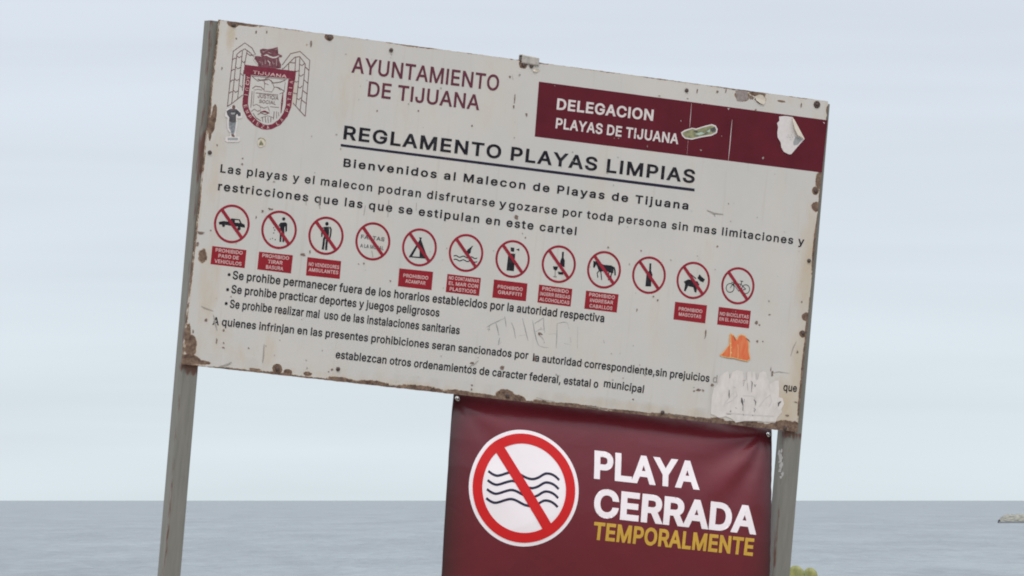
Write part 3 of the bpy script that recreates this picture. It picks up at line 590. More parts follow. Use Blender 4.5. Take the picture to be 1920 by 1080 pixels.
# maroon heading block with its white words
band = Sheet().poly([[uv(1010.5, 153), uv(1551.5, 225.5), uv(1541, 323.5), uv(1002.5, 256)]], 0.0004).build('heading_band', M['maroon'], sign)
lettering('DELEGACION', (1044.5, 205.5), (1224, 226.8), 21.2, 'band_white', 24, 0.0010, band)
lettering('PLAYAS DE TIJUANA', (1041.2, 240.5), (1271, 270.5), 19.8, 'band_white', 22, 0.0010, band)
bs = Sheet(); zb = zoom(1260, 130, 5.4)
for pts, ww in (([(197, 345), (185, 500), (178, 590)], 5), ([(163, 715), (150, 860)], 4), ([(608, 510), (595, 650), (582, 800), (568, 935)], 6), ([(575, 392), (570, 410)], 14), ([(85, 515), (92, 528)], 9), ([(1532, 535), (1545, 548)], 18), ([(560, 395), (585, 400)], 8)):
    bs.ribbon([zb(*p) for p in pts], ww / 5.4 / 480, 0.0008, taper=True)
tag(bs.build('scratches', M['band_white'], band), kind='stuff')

lettering('AYUNTAMIENTO', (658.9, 135.8), (934.2, 170.8), 29.5, 'maroon_text', 13)
lettering('DE TIJUANA', (690.7, 181), (897.8, 206.7), 28.4, 'maroon_text', 13)
lettering('REGLAMENTO PLAYAS LIMPIAS', (643.3, 261), (1301.7, 343.9), 25.6, 'navy', 21, track=0.06)
Sheet().poly([[uv(638.7, 269.8), uv(638.7, 274.6), uv(1302.2, 359.0), uv(1302.2, 353.6)]], 0.0005).build('underline', M['line_navy'], sign)
lettering('Bienvenidos al Malecon de Playas de Tijuana', (643.3, 312.6), (1290, 393.4), 15.6, bold=21, track=0.16)
lettering('Las playas y el malecon podran disfrutarse', (412.7, 323.2), (927, 388.0), 15.2, bold=16, track=0.12)
lettering('y', (935.5, 389.0), (948.5, 390.6), 15.2, bold=16)
lettering('gozarse por toda persona sin mas limitaciones y', (953.5, 391.2), (1507, 460.4), 15.2, bold=16, track=0.10)
lettering('restricciones que las que se estipulan en este cartel', (408.3, 356.6), (1080, 441.2), 15.6, bold=18, track=0.13)
for x, y in ((429.5, 514.8), (426.6, 543), (424, 569)): Sheet().disc(uv(x, y), 0.0056, 0.0009, 14).build('bullet_point', M['navy'], sign)
lettering('Se prohibe permanecer fuera de los horarios establecidos por la autoridad respectiva', (435.7, 523.3), (1132.3, 604.4), 15.6, bold=17)
lettering('Se prohibe practicar deportes y juegos peligrosos', (433.3, 549.6), (823.3, 594), 15.4, bold=17)
lettering('Se prohibe realizar mal', (430.4, 577.2), (598, 596.8), 15.4, bold=16)
lettering('uso de las instalaciones sanitarias', (607.5, 597.6), (861.2, 627), 15.4, bold=16)
lettering('A quienes infrinjan en las presentes prohibiciones seran sancionados por', (398.3, 608.8), (990, 673.5), 14.6, bold=16)
lettering('la autoridad correspondiente,sin prejuicios', (998.5, 677.0), (1329.6, 716.3), 14.6, bold=16)
lettering('d', (1336.2, 716.9), (1344.0, 717.8), 14.4, 'faint', bold=10)
lettering('que', (1468.3, 732.4), (1493.5, 735.2), 14.6, bold=17)
lettering('establezcan otros ordenamientos de caracter federal, estatal o', (628.7, 671.6), (1121, 727.4), 14.8, bold=16)
lettering('municipal', (1131.5, 725.5), (1206.2, 737.2), 14.8, bold=16)

# ---------------------------------------------------------------- pictograms and caption plates
Z8, ZA, ZB, ZC = zoom(380, 370, 6.354), zoom(650, 400, 6.354), zoom(910, 430, 6.354), zoom(1160, 460, 6.354)
S8 = 6.354 * 490          # enlarged measuring units per metre
def mapp(z, pts): return [z(*p) for p in pts]
def sym_car(s, z):
    s.poly([mapp(z, [(190, 300), (200, 291), (246, 282), (322, 291), (340, 250), (395, 256), (442, 262), (464, 308), (500, 326), (503, 360), (440, 352), (330, 338), (265, 326), (200, 324)]), mapp(z, [(384, 270), (384, 300), (446, 306), (430, 272)])], .0006)
    s.disc(z(248, 334), 18 / S8, .0007); s.disc(z(432, 372), 20 / S8, .0007)
def sym_litter(s, z):
    s.disc(z(965, 257), 19 / S8, .0006)
    s.poly([mapp(z, [(925, 302), (985, 297), (1006, 312), (1005, 400), (985, 414), (984, 345), (974, 350), (970, 532), (950, 534), (948, 440), (941, 440), (935, 531), (915, 529), (922, 350), (903, 335)])], .0006)
    for p in ((845, 362), (856, 390), (845, 425), (806, 497), (832, 489), (862, 505)): s.disc(z(*p), 7 / S8, .0006, 8, .3)
def sym_person(s, z):
    s.disc(z(1480, 315), 21 / S8, .0006)
    s.poly([mapp(z, [(1440, 352), (1506, 350), (1506, 430), (1494, 500), (1440, 490), (1450, 430)])], .0006)
    s.ribbon(mapp(z, [(1515, 352), (1528, 380), (1524, 440), (1510, 500)]), 18 / S8, .0007); s.ribbon(mapp(z, [(1432, 358), (1421, 400), (1418, 470)]), 16 / S8, .0007)
    s.ribbon(mapp(z, [(1447, 480), (1440, 550), (1430, 622)]), 25 / S8, .0008); s.ribbon(mapp(z, [(1482, 490), (1474, 560), (1470, 628)]), 25 / S8, .0008)
def sym_words(s, z):
    s.text('FALTAS', z(168, 299), z(448, 334), 46 / 6.354 / 519, 16, .0006); s.text('A LA MORAL', z(160, 404), z(440, 438), 44 / 6.354 / 519, 14, .0006)
def sym_tent(s, z):
    s.poly([mapp(z, [(862, 284), (898, 290), (886, 312), (968, 542), (738, 522), (872, 310)]), mapp(z, [(842, 400), (780, 512), (868, 518), (868, 400)])], .0006)
def sym_dump(s, z):
    s.poly([mapp(z, [(1507, 384), (1482, 430), (1478, 468), (1442, 502), (1408, 488), (1442, 430), (1490, 392)])], .0006)
    for dy in (0, 44):
        s.ribbon([z(1275 + i * 14, 508 + dy + i * 1.2 - 9 * math.sin(i * .95)) for i in range(21)], 11 / S8, .0006)
def sym_spray(s, z):
    s.poly([mapp(z, [(302, 215), (346, 220), (342, 268), (302, 262)])], .0006); s.poly([mapp(z, [(274, 284), (356, 292), (340, 498), (252, 488)])], .0006)
    s.poly([mapp(z, [(365, 240), (405, 228), (403, 258)])], .0006)
def sym_drink(s, z):
    s.poly([mapp(z, [(913, 268), (936, 268), (932, 340), (946, 372), (942, 452), (888, 430), (893, 372), (911, 336)])], .0006)
    s.poly([mapp(z, [(805, 440), (866, 442), (856, 480), (835, 491), (812, 476)])], .0006)
    s.ribbon(mapp(z, [(833, 488), (829, 560)]), 5 / S8, .0006); s.ribbon(mapp(z, [(808, 562), (850, 567)]), 5 / S8, .0007)
    s.poly([mapp(z, [(862, 503), (930, 512), (925, 542), (872, 537)])], .0006)
def sym_horse(s, z):
    s.poly([mapp(z, [(1287, 372), (1306, 382), (1322, 378), (1372, 402), (1410, 422), (1500, 430), (1528, 448), (1524, 520), (1500, 520), (1460, 505), (1400, 500), (1362, 508), (1342, 470), (1322, 418), (1298, 462), (1284, 450)])], .0006)
    for p, ww in (([(1530, 450), (1543, 490), (1546, 548)], 18), ([(1352, 495), (1332, 520), (1340, 576)], 11), ([(1375, 500), (1380, 550), (1384, 602)], 11), ([(1510, 510), (1495, 555), (1500, 610)], 14), ([(1475, 505), (1462, 550), (1468, 606)], 12)):
        s.ribbon(mapp(z, p), ww / S8, .0007)
def sym_bottle(s, z):
    s.poly([mapp(z, [(367, 214), (389, 215), (386, 300), (403, 352), (388, 420), (386, 490), (318, 488), (330, 352), (362, 302)])], .0006)
def sym_dog(s, z):
    s.poly([mapp(z, [(962, 344), (985, 372), (1027, 405), (1006, 442), (966, 422), (938, 390)])], .0006)
    s.poly([mapp(z, [(776, 432), (830, 404), (940, 430), (962, 470), (935, 490), (926, 562), (904, 556), (888, 500), (826, 485), (796, 547), (777, 545), (792, 462)])], .0006)
    s.ribbon(mapp(z, [(788, 288), (850, 336), (922, 398)]), 11 / S8, .0006)
def sym_bike(s, z):
    for c in ((1327, 507), (1513, 522)): s.ring(z(*c), 46 / S8, 54 / S8, .0006, 28)
    for p in ([(1327, 507), (1362, 458), (1456, 462), (1513, 522)], [(1362, 458), (1428, 545), (1462, 450)], [(1428, 545), (1513, 522)], [(1448, 424), (1482, 430)], [(1340, 440), (1375, 446)], [(1462, 450), (1466, 428)]):
        s.ribbon(mapp(z, p), 8 / S8, .0006)
RG = 0.0682
PICS = [((434.7, 419.8), Z8, sym_car, 'symbol'), ((523.2, 431), Z8, sym_litter, 'symbol'), ((611.2, 442.1), Z8, sym_person, 'symbol'), ((699.1, 452.6), ZA, sym_words, 'pale_symbol'),
        ((786.5, 463.9), ZA, sym_tent, 'symbol'), ((873.8, 474.3), ZA, sym_dump, 'symbol'), ((961.1, 485.6), ZB, sym_spray, 'symbol'), ((1047.7, 495.4), ZB, sym_drink, 'symbol'),
        ((1132.5, 505.9), ZB, sym_horse, 'symbol'), ((1216.8, 516), ZC, sym_bottle, 'symbol'), ((1299.8, 525.8), ZC, sym_dog, 'symbol'), ((1383.5, 535.9), ZC, sym_bike, 'symbol')]
for c, z, fn, mm in PICS:
    c = uv(*c)
    rg = Sheet().ring(c, RG - 0.0086, RG, .0004, 72).build('pictogram_ring', M['sign_red'], sign)
    s = Sheet(); fn(s, z); s.build('symbol', M[mm], rg)
    a = R(-46.5); q = RG - 0.004
    Sheet().ribbon([(c[0] - q * math.cos(a), c[1] - q * math.sin(a)), (c[0] + q * math.cos(a), c[1] + q * math.sin(a))], 0.0118, .0011).build('slash', M['sign_red'], rg)

PLATES = [(Z8, [(115, 580), (522, 628), (500, 843), (93, 795)], ['PROHIBIDO', 'PASO DE', 'VEHICULOS']),
          (Z8, [(672, 647), (1075, 690), (1052, 907), (650, 858)], ['PROHIBIDO', 'TIRAR', 'BASURA']),
          (Z8, [(1248, 712), (1650, 760), (1632, 972), (1230, 930)], ['NO VENDEDORES', 'AMBULANTES']),
          (ZA, [(628, 655), (1030, 697), (1010, 915), (610, 868)], ['PROHIBIDO', 'ACAMPAR']),
          (ZA, [(1200, 722), (1600, 770), (1577, 983), (1180, 937)], ['NO CONTAMINAR', 'EL MAR CON', 'PLASTICOS']),
          (ZB, [(103, 597), (502, 645), (483, 857), (82, 812)], ['PROHIBIDO', 'GRAFFITI']),
          (ZB, [(640, 657), (1037, 710), (1015, 920), (620, 870)], ['PROHIBIDO', 'INGERIR BEBIDAS', 'ALCOHOLICAS']),
          (ZB, [(1200, 730), (1587, 775), (1565, 992), (1178, 945)], ['PROHIBIDO', 'INGRESAR', 'CABALLOS']),
          (ZC, [(672, 672), (1053, 715), (1030, 930), (652, 882)], ['PROHIBIDO', 'MASCOTAS']),
          (ZC, [(1193, 733), (1575, 780), (1552, 990), (1172, 943)], ['NO BICICLETAS', 'EN EL ANDADOR'])]
for z, q, lines in PLATES:
    P = mapp(z, q)
    pl = Sheet().poly([P], .0004).build('caption_plate', M['plate_red'], sign)
    s = Sheet(); n = len(lines)
    for i, t in enumerate(lines):
        cy = {3: (0.22, 0.52, 0.83), 2: (0.40, 0.70)}[n][i] + (0.065 if n == 3 else 0.06)
        wd = min(0.90, 0.79 * len(t) / 9.0) if len(t) > 7 else 0.085 * len(t)
        if n == 2 and len(t) <= 9: wd = min(wd, 0.74)
        def at(u, v): return tuple((P[0][k] * (1 - u) + P[1][k] * u) * (1 - v) + (P[3][k] * (1 - u) + P[2][k] * u) * v for k in (0, 1))
        s.text(t, at(0.5 - wd / 2, cy + .0), at(0.5 + wd / 2, cy), 0.0128, 22, .0009)
    s.build('caption_lettering', M['plate_text'], pl)

# ---------------------------------------------------------------- the crest
def crest():
    Z = zoom(400, 120, 6.75); Z1 = zoom(370, 20, 6.0); P = 1 / 490.0
    out = mapp(Z, [(405, 128), (395, 280), (372, 440), (366, 520), (382, 590), (430, 690), (520, 780), (620, 826), (680, 832), (740, 824), (850, 770), (940, 660), (985, 545), (1003, 400), (1022, 250), (1034, 190)])
    inn = mapp(Z, [(476, 140), (462, 280), (442, 430), (438, 510), (452, 570), (492, 650), (565, 722), (640, 766), (690, 772), (745, 762), (830, 702), (886, 622), (914, 530), (924, 400), (940, 270), (950, 190)])
    cr = Sheet().poly([out + inn[::-1]], .0005).build('crest_shield', M['crest_maroon'], sign)
    Sheet().poly([mapp(Z, [(394, 8), (1046, 92), (1034, 193), (384, 128)])], .0008).build('crest_scroll', M['crest_maroon'], cr)
    s = Sheet(); s.text('TIJUANA', Z(496, 122), Z(925, 178), 40 / 6.75 / 519, 16, .0013)
    # words round the rim
    mid = [((a[0] + b[0]) / 2, (a[1] + b[1]) / 2) for a, b in zip(out, inn)]
    L_ = [0]
    for a, b in zip(mid, mid[1:]): L_.append(L_[-1] + math.hypot(b[0] - a[0], b[1] - a[1]))
    txt = 'AQUI EMPIEZA LA PATRIA'
    for i, ch in enumerate(txt):
        if ch == ' ': continue
        t = L_[-1] * (0.025 + 0.95 * i / (len(txt) - 1))
        k = max(j for j in range(len(L_) - 1) if L_[j] <= t); f = (t - L_[k]) / (L_[k + 1] - L_[k])
        a, b = mid[k], mid[k + 1]; dx, dy = b[0] - a[0], b[1] - a[1]; ln = math.hypot(dx, dy); dx /= ln; dy /= ln
        cx, cz = a[0] + (b[0] - a[0]) * f, a[1] + (b[1] - a[1]) * f
        cap = 0.0128; wdt = 0.0098 if ch != 'I' else 0.0026; nx, nz_ = -dy, dx
        p0 = (cx - dx * wdt / 2 - nx * cap / 2, cz - dz_(dy, wdt) - nz_ * cap / 2); p1 = (cx + dx * wdt / 2 - nx * cap / 2, cz + dz_(dy, wdt) - nz_ * cap / 2)
        s.text(ch, p0, p1, cap, 8, .0013)
    tag(s.build('crest_lettering', M['plate_text'], cr), kind='stuff')
    s = Sheet()
    s.text('JUSTICIA', Z(558, 424), Z(822, 456), 50 / 6.75 / 519, 6, .0009); s.text('SOCIAL', Z(578, 490), Z(788, 514), 42 / 6.75 / 519, 6, .0009)
    tag(s.build('motto_lettering', M['crest_line'], cr), kind='stuff')
    # wings
    wl = Sheet(); wr = Sheet(); W = 1.35 * P
    def rb(s_, pts, w_=W, h=.0006): s_.ribbon([uv(*p) for p in pts], w_, h)
    rb(wl, [(426.3, 200), (430, 165), (434.2, 126.7), (437.3, 96), (459, 80.3), (472.5, 90), (479, 102)])
    rb(wl, [(426, 199.5), (435, 194), (446, 185), (455, 178)]); rb(wl, [(434.3, 194.5), (438, 160), (441.5, 125), (444, 102), (450, 96.5), (459, 91.5), (468, 98), (476, 106)], h=.0007)
    rb(wl, [(445.5, 185), (449, 150), (452.5, 118), (454.5, 96)]); rb(wl, [(458.5, 121), (461.5, 104), (463.2, 96)]); rb(wl, [(454.5, 170), (455.5, 150), (457, 132)])
    for y in (110, 131, 151, 173): rb(wl, [(436 - (y - 110) * .1, y + 2), (439.5 - (y - 110) * .1, y - 1), (443 - (y - 110) * .1, y - .5)])
    for y in (104, 125, 147, 169): rb(wl, [(443.5 - (y - 104) * .1, y), (448 - (y - 104) * .1, y + 4), (453.5 - (y - 104) * .1, y + 1)])
    for y in (114, 138, 160): rb(wl, [(453.5 - (y - 114) * .08, y), (457 - (y - 114) * .08, y + 3.5), (460 - (y - 114) * .08, y)])
    rb(wl, [(463, 100), (469, 104), (477, 103)])
    wl.build('crest_wing', M['crest_line'], cr)
    rb(wr, [(529, 122), (537, 111), (545, 100.5), (562.5, 96.3), (580.8, 113.3), (577, 160), (572.3, 218)])
    rb(wr, [(571.8, 218), (560, 205), (549.2, 193)]); rb(wr, [(531, 129), (541, 119), (553, 107), (562, 106), (572.5, 120), (568, 165), (562.5, 208)], h=.0007)
    rb(wr, [(562.3, 107), (560, 150), (554.8, 198)]); rb(wr, [(554.5, 106.5), (553, 132)], h=.0006); rb(wr, [(541.5, 119), (541, 132)]); rb(wr, [(529.5, 127), (529.5, 133)]); rb(wr, [(542, 117), (554, 118)])
    for y in (128, 152, 172, 190): rb(wr, [(571.5 - (y - 128) * .1, y - 3), (575 - (y - 128) * .1, y), (579 - (y - 128) * .08, y + 4)])
    for y in (120, 140, 162, 184): rb(wr, [(561.5 - (y - 120) * .09, y), (566 - (y - 120) * .09, y + 3), (571 - (y - 120) * .1, y - 1)])
    for y in (132, 152, 174): rb(wr, [(552 - (y - 132) * .05, y), (556, y + 2), (561 - (y - 132) * .09, y)])
    wr.build('crest_wing', M['crest_line'], cr)
    # bird above the scroll: ragged dark body, pale streaks
    Zb = zoom(470, 80, 13.5)
    Sheet().poly([mapp(Zb, [(235, 180), (300, 150), (430, 165), (560, 145), (680, 108), (700, 280), (800, 330), (780, 365), (710, 370), (725, 470), (770, 560), (760, 640), (600, 650), (180, 620), (190, 540), (130, 450), (90, 400), (120, 340), (250, 350), (270, 290), (240, 240)])], .0010).build('crest_bird', M['crest_dark'], cr)
    s = Sheet()
    for pts, w_ in (([(60, 330), (140, 320), (270, 350)], 22), ([(60, 400), (120, 480), (180, 560)], 26), ([(330, 330), (400, 310), (470, 350), (560, 380), (640, 370), (720, 330)], 34), ([(650, 420), (650, 580)], 24), ([(360, 430), (370, 540)], 22), ([(430, 440), (440, 470), (480, 500), (480, 590)], 20), ([(540, 480), (600, 560)], 18), ([(430, 240), (520, 270)], 18), ([(600, 180), (660, 160)], 14), ([(350, 220), (420, 200)], 10), ([(280, 480), (300, 570)], 14), ([(220, 460), (250, 520)], 12)):
        s.ribbon(mapp(Zb, pts), w_ / 13.5 * P, .0013, taper=True)
    tag(s.build('crest_feathers', M['disc'], cr), kind='stuff')
    # drawing inside the shield
    s = Sheet()
    for pts, w_ in (([(478, 150), (930, 196)], 6), ([(490, 155), (560, 215), (640, 200), (720, 150)], 8), ([(560, 190), (600, 205), (700, 190), (760, 240), (840, 230), (910, 205)], 10), ([(640, 200), (650, 260), (640, 340), (740, 355), (770, 300), (750, 240)], 6), ([(495, 310), (530, 280), (600, 290), (640, 325)], 9), ([(510, 330), (560, 320), (620, 330)], 5), ([(770, 290), (830, 300), (900, 345)], 8), ([(800, 290), (850, 330)], 6), ([(490, 345), (484, 450), (474, 550)], 8), ([(515, 345), (510, 440), (500, 520)], 5), ([(535, 365), (700, 380), (820, 392)], 7), ([(835, 380), (900, 350)], 5), ([(910, 230), (895, 350)], 5),
                   ([(500, 530), (540, 510), (590, 530), (600, 560)], 6), ([(480, 600), (520, 570), (560, 600), (600, 580)], 8), ([(600, 540), (640, 560), (690, 540), (710, 600)], 7), ([(560, 640), (600, 620), (660, 640), (700, 620)], 10), ([(720, 540), (830, 550)], 6), ([(620, 670), (625, 730)], 8), ([(655, 665), (665, 740)], 8), ([(690, 670), (695, 745)], 7), ([(730, 665), (725, 735)], 8), ([(770, 600), (760, 700)], 9), ([(800, 600), (800, 690)], 7), ([(825, 610), (828, 660)], 7), ([(500, 620), (540, 680), (600, 720)], 8), ([(600, 680), (690, 655), (760, 680)], 5)):
        s.ribbon(mapp(Z, pts), w_ / 6.75 * P, .0006)
    tag(s.build('crest_drawing', M['crest_line'], cr), kind='stuff')
    s = Sheet()
    for pts, w_ in (([(880, 362), (870, 480), (855, 622)], 24), ([(590, 608), (650, 600), (710, 622)], 22), ([(640, 240), (700, 262)], 14), ([(735, 205), (740, 250)], 12), ([(620, 215), (690, 205)], 8)):
        s.ribbon(mapp(Z, pts), w_ / 6.75 * P, .0009, taper=True)
    tag(s.build('crest_staff', M['crest_maroon'], cr), kind='stuff')
def dz_(dy, wdt): return dy * wdt / 2
crest()

# ---------------------------------------------------------------- scratches, chips, bolts, bracket
ZG = zoom(880, 570, 6.354)
g = Sheet()
for pts, w_ in (([(205, 280), (255, 245), (330, 210), (425, 165)], 8), ([(213, 300), (245, 300), (225, 322)], 10), ([(245, 250), (232, 300)], 9), ([(315, 222), (335, 290), (352, 378)], 13), ([(420, 145), (432, 210), (437, 272)], 10), ([(362, 398), (352, 450), (342, 490)], 12), ([(342, 488), (380, 455)], 7), ([(500, 218), (530, 290), (550, 412)], 10), ([(632, 168), (655, 260), (685, 380), (700, 440)], 9), ([(590, 378), (680, 368)], 5),
                ([(752, 192), (775, 320), (800, 430), (825, 495)], 10), ([(770, 235), (830, 200), (888, 160)], 8), ([(885, 160), (885, 250), (898, 345)], 9), ([(790, 335), (830, 305), (885, 300)], 5), ([(820, 360), (865, 400), (890, 440)], 7), ([(825, 495), (880, 515), (945, 520)], 6), ([(940, 360), (1040, 352)], 4), ([(1045, 240), (1042, 380), (1035, 525)], 9), ([(1040, 235), (1120, 215), (1165, 220)], 6), ([(1165, 225), (1190, 300)], 6), ([(1200, 395), (1210, 460)], 7), ([(1125, 470), (1205, 485)], 5), ([(1290, 270), (1288, 530)], 6), ([(1598, 430), (1608, 470)], 13)):
    g.ribbon(mapp(ZG, pts), w_ / 6.354 / 490, .0006 + .00003 * random.random(), taper=True)
tag(g.build('scratched_graffiti', M['scratch'], sign), kind='stuff')

ch = Sheet(); gc = Sheet(); fs = Sheet()
k = 0
for x, y, r_, sx, sy in ((480, 60, 2.2, .6, 1.2), (500, 60, 2, .6, 1.2), (583, 82, 3, .6, 2.3), (443, 72, 1.5, 1, 1), (965, 185, 1.8, .7, 5), (963, 200, 1.5, .8, 2), (987, 215, 2.2, .8, 1.5), (956, 144, 2, 1, 1), (784, 208, 1.6, 1, 1), (707, 208, 1.6, 1, 1), (885, 236, 1.8, 1, 1),
                        (968, 407, 4, 1, 1), (507, 392, 3, 1.9, .8), (492, 396, 2.2, 1, 1), (480, 408, 1.6, .7, 1.6), (376, 436, 3.2, 2.4, .7), (370, 458, 3, .8, 1.4), (568, 477, 3.5, 1.5, .6), (581, 472, 1.5, .7, 2), (419, 619, 2.2, .7, 1), (386, 600, 2.8, 1, 1), (362, 622, 2, .8, 1.6), (419, 652, 2.2, 1.3, .7), (419, 643, 1.6, 1, 1), (466, 653, 1.6, 1, 1), (406, 640, 2, .6, 2.5),
                        (622, 693, 2, 1, 1), (616, 697, 1.2, 1, 1), (885, 681, 3, 1.6, .7), (942, 690, 3.6, 1, 1.2), (1003, 672, 2, .8, 3), (1012, 626, 3.4, 1.3, .8), (885, 722, 1.6, 1, 1), (884, 730, 1.7, 1, 1), (1187, 749, 1.5, 1, 1), (1168, 709, 1, 1, 1), (1323, 625, 2, .7, 3.2), (1335, 722, 3, 1.1, .8), (1310, 731, 2.4, 2, 1), (1301, 733, 1.6, 1.3, 1), (1318, 732, 2, 1, 1.1), (1448, 701, 2.2, .8, 2.8), (1445, 692, 1.2, .7, 3),
                        (1418, 605, 3.4, .9, 1), (1424, 609, 1.6, 1, 1), (1443, 590, 1.6, 1.2, .8), (1420, 640, 2, 1, 1.4), (1495, 660, 2.2, .8, 1.3), (1430, 640, 1.3, 1, 1), (1503, 566, 1.5, 1, 1), (1505, 677, 2, 1, 1), (1492, 754, 2, 1.5, .6), (1476, 779, 2.4, 1.5, .8), (1202, 470, 1.5, 1, 1), (1345, 462, 1.8, 1, 1), (1194, 581, 1.6, .8, 2), (1225, 556, 1.5, 1, 1), (1233, 563, 1.8, 1, 1),
                        (1366, 382, 1.2, 1, 1), (1316, 195, 1, 1, 1), (1307, 171, 1.6, .6, 3), (1345, 172, 2, 1, 1.2), (1361, 170, 1.6, .7, 3), (1417, 206, 2, 1, 1), (1502, 198, 1.4, .8, 4), (1289, 185, 1.5, 1.4, .6), (455, 297, 1.4, 1, 1), (454, 308, 1.6, 1, 1.2), (407, 272, 1.4, 1, 1), (416, 128, 1.5, .8, 1.4), (395, 432, 1.5, 1, 1), (682, 494, 1.5, 1, 1), (672, 495, 1.2, 1, 1), (732, 527, 1.4, 1, 1.3), (1140, 464, 1.8, 1, 1), (985, 446, 1.7, 1, 1)):
    k += 1
    ch.poly([blob(uv(x, y), r_ / 500, 14, .45, sx, sy, k * 1.7)], .0012)
for i in range(150):
    x = random.uniform(400, 1520); y = random.uniform(60, 790)
    p = uv(x, y)
    s_ = (p[0] - BL[0]) / 2.44
    if not (-1.17 < p[0] < 1.17 and -0.58 < p[1] < 0.58): continue
    fs.poly([blob(p, random.uniform(.5, 1.5) / 500, 9, .5, random.uniform(.6, 1.6), random.uniform(.6, 1.6), i * .77)], .0011 + 1e-6 * i)
for pts, w_ in (([(1325, 394), (1338, 400), (1356, 402)], 3), ([(1338, 401), (1341, 406)], 3), ([(573, 363), (574, 385)], 2.2), ([(601, 366), (598, 380), (600, 392)], 2.0), ([(685, 385), (682, 404)], 2.4), ([(729, 375), (727, 407)], 2), ([(781, 380), (780, 395)], 2), ([(697, 470), (699, 482)], 3), ([(1493, 640), (1487, 652), (1482, 668)], 1.4), ([(377, 574), (385, 578), (400, 583)], 2), ([(400, 590), (403, 604), (407, 620)], 2.6), ([(495, 645), (494, 668), (492, 680)], 2.2), ([(434, 679), (428, 683), (410, 688)], 3),
                ([(733, 96), (734, 105)], 2), ([(1005, 745), (1020, 750), (1040, 753)], 1.4), ([(1100, 762), (1118, 764), (1140, 771)], 1.6), ([(1240, 775), (1290, 782)], 1.4), ([(1480, 700), (1460, 697), (1445, 700)], 1.2), ([(960, 140), (962, 150)], 1.2), ([(897, 676), (888, 684), (880, 687)], 2.4)):
    fs.ribbon([uv(*p) for p in pts], w_ / 490, .0012, taper=True)
tag(ch.build('paint_chips', M['chip'], sign), kind='stuff')
tag(fs.build('paint_specks', M['faint'], sign), kind='stuff')
# bare patches near the top edge
Z5 = zoom(1260, 130, 5.4)
gc.poly([mapp(Z5, [(642, 215), (690, 212), (765, 225), (770, 270), (765, 310), (700, 325), (655, 318), (652, 290)])], .0008)
gc.build('bare_patch', M['grey_chip'], sign)
Sheet().poly([mapp(Z5, [(780, 262), (812, 270), (828, 285), (818, 305), (785, 300)])], .0009).poly([mapp(Z5, [(830, 300), (860, 290), (905, 355), (930, 358), (880, 350)])], .0010).build('bare_patch', M['chip'], sign)
# a curled flake of paint standing off the board
def flake(pts, lift, name, m, parent):
    V = []; F = []
    c = (sum(p[0] for p in pts) / len(pts), sum(p[1] for p in pts) / len(pts))
    V.append((c[0], -0.0015 - lift * .5, c[1] + DROP))
    for i, p in enumerate(pts): V.append((p[0], -0.0012 - lift * (0.5 + 0.5 * math.sin(i * 1.3)), p[1] + DROP))
    for i in range(len(pts)): F.append((0, 1 + i, 1 + (i + 1) % len(pts)))
    return link(name, V, F, m, parent)
flake(mapp(Z5, [(835, 275), (880, 255), (915, 262), (945, 300), (945, 335), (925, 358), (890, 345), (850, 315)]), .004, 'paint_flake', M['st_fold'], sign)
ZT = zoom(950, 80, 18.0)
flake(mapp(ZT, [(900, 880), (960, 870), (1040, 900), (1130, 930), (1080, 970), (990, 995), (900, 970), (860, 930)]), .004, 'paint_flake', M['st_fold'], sign)

def bolt(x, y, r_=0.0075, m='bolt', washer=0.0):
    c = uv(x, y); V = []; F = []; n = 12
    prof = ([(washer, 0.0006), (washer, 0.0022), (r_, 0.0024)] if washer else []) + [(r_, 0.001), (r_, 0.0035), (r_ * .7, 0.0052), (r_ * .2, 0.0056)]
    for (rr, hh) in prof:
        for i in range(n):
            a = 2 * math.pi * i / n; V.append((c[0] + rr * math.cos(a), -hh, c[1] + rr * math.sin(a) + DROP))
    for j in range(len(prof) - 1):
        for i in range(n): F.append((j * n + i, j * n + (i + 1) % n, (j + 1) * n + (i + 1) % n, (j + 1) * n + i))
    F.append(tuple((len(prof) - 1) * n + i for i in range(n)))
    return link('bolt', V, F, M[m], sign, True)
for b_ in ((438, 47), (617.5, 71.5), (733, 94), (982, 122), (996, 124), (1287, 169.5), (393, 286), (1516.5, 489), (1505.5, 625), (520, 692), (633.5, 692), (951, 742), (1242, 773.5), (1472, 803), (1529, 358)):
    bolt(*b_)
# dried splash on the right post
sp = Sheet()
for i in range(16):
    sp.poly([blob(uv(1463.5 + random.uniform(-3, 4), 846 + i * 3.1 + random.uniform(-3, 3), 0.016), random.uniform(1.5, 4.2) / 490, 10, .6, .8, 1.3, i * 2.2)], .0006 + i * 2e-5)
tag(sp.build('dried_splash', M['splash'], sign, 0.016), kind='stuff')
bolt(1531.5, 196, 0.006, 'bolt', 0.0135)

def bracket():
    """bent strip hooked over the top edge"""
    a, b = uv(977.5, 112), uv(1009.5, 116.5); V, F = [], []
    top = uv(993, 105)[1]; lo = uv(993, 121)[1]
    n = 8
    prof = [(-0.004, lo), (-0.006, lo + .004), (-0.006, top - .003), (-0.003, top), (0.022, top), (0.024, top - .003), (0.024, lo)]
    for t in (0, 1):
        x = a[0] if t == 0 else b[0]
        for y, z in prof: V.append((x, y, z + DROP - (t - .5) * 0.004))
    for t in (0, 1):
        x = a[0] if t == 0 else b[0]
        for y, z in prof: V.append((x, y + (0.0025 if y < 0 else -0.0025), min(z, top - .0025) + DROP - (t - .5) * 0.004))
    k = len(prof)
    for i in range(k - 1):
        F.append((i, i + 1, k + i + 1, k + i)); F.append((2 * k + i, 3 * k + i, 3 * k + i + 1, 2 * k + i + 1))
        F.append((i, 2 * k + i, 2 * k + i + 1, i + 1)); F.append((k + i, k + i + 1, 3 * k + i + 1, 3 * k + i))
    link('bracket', V, F, M['bracket'], sign)
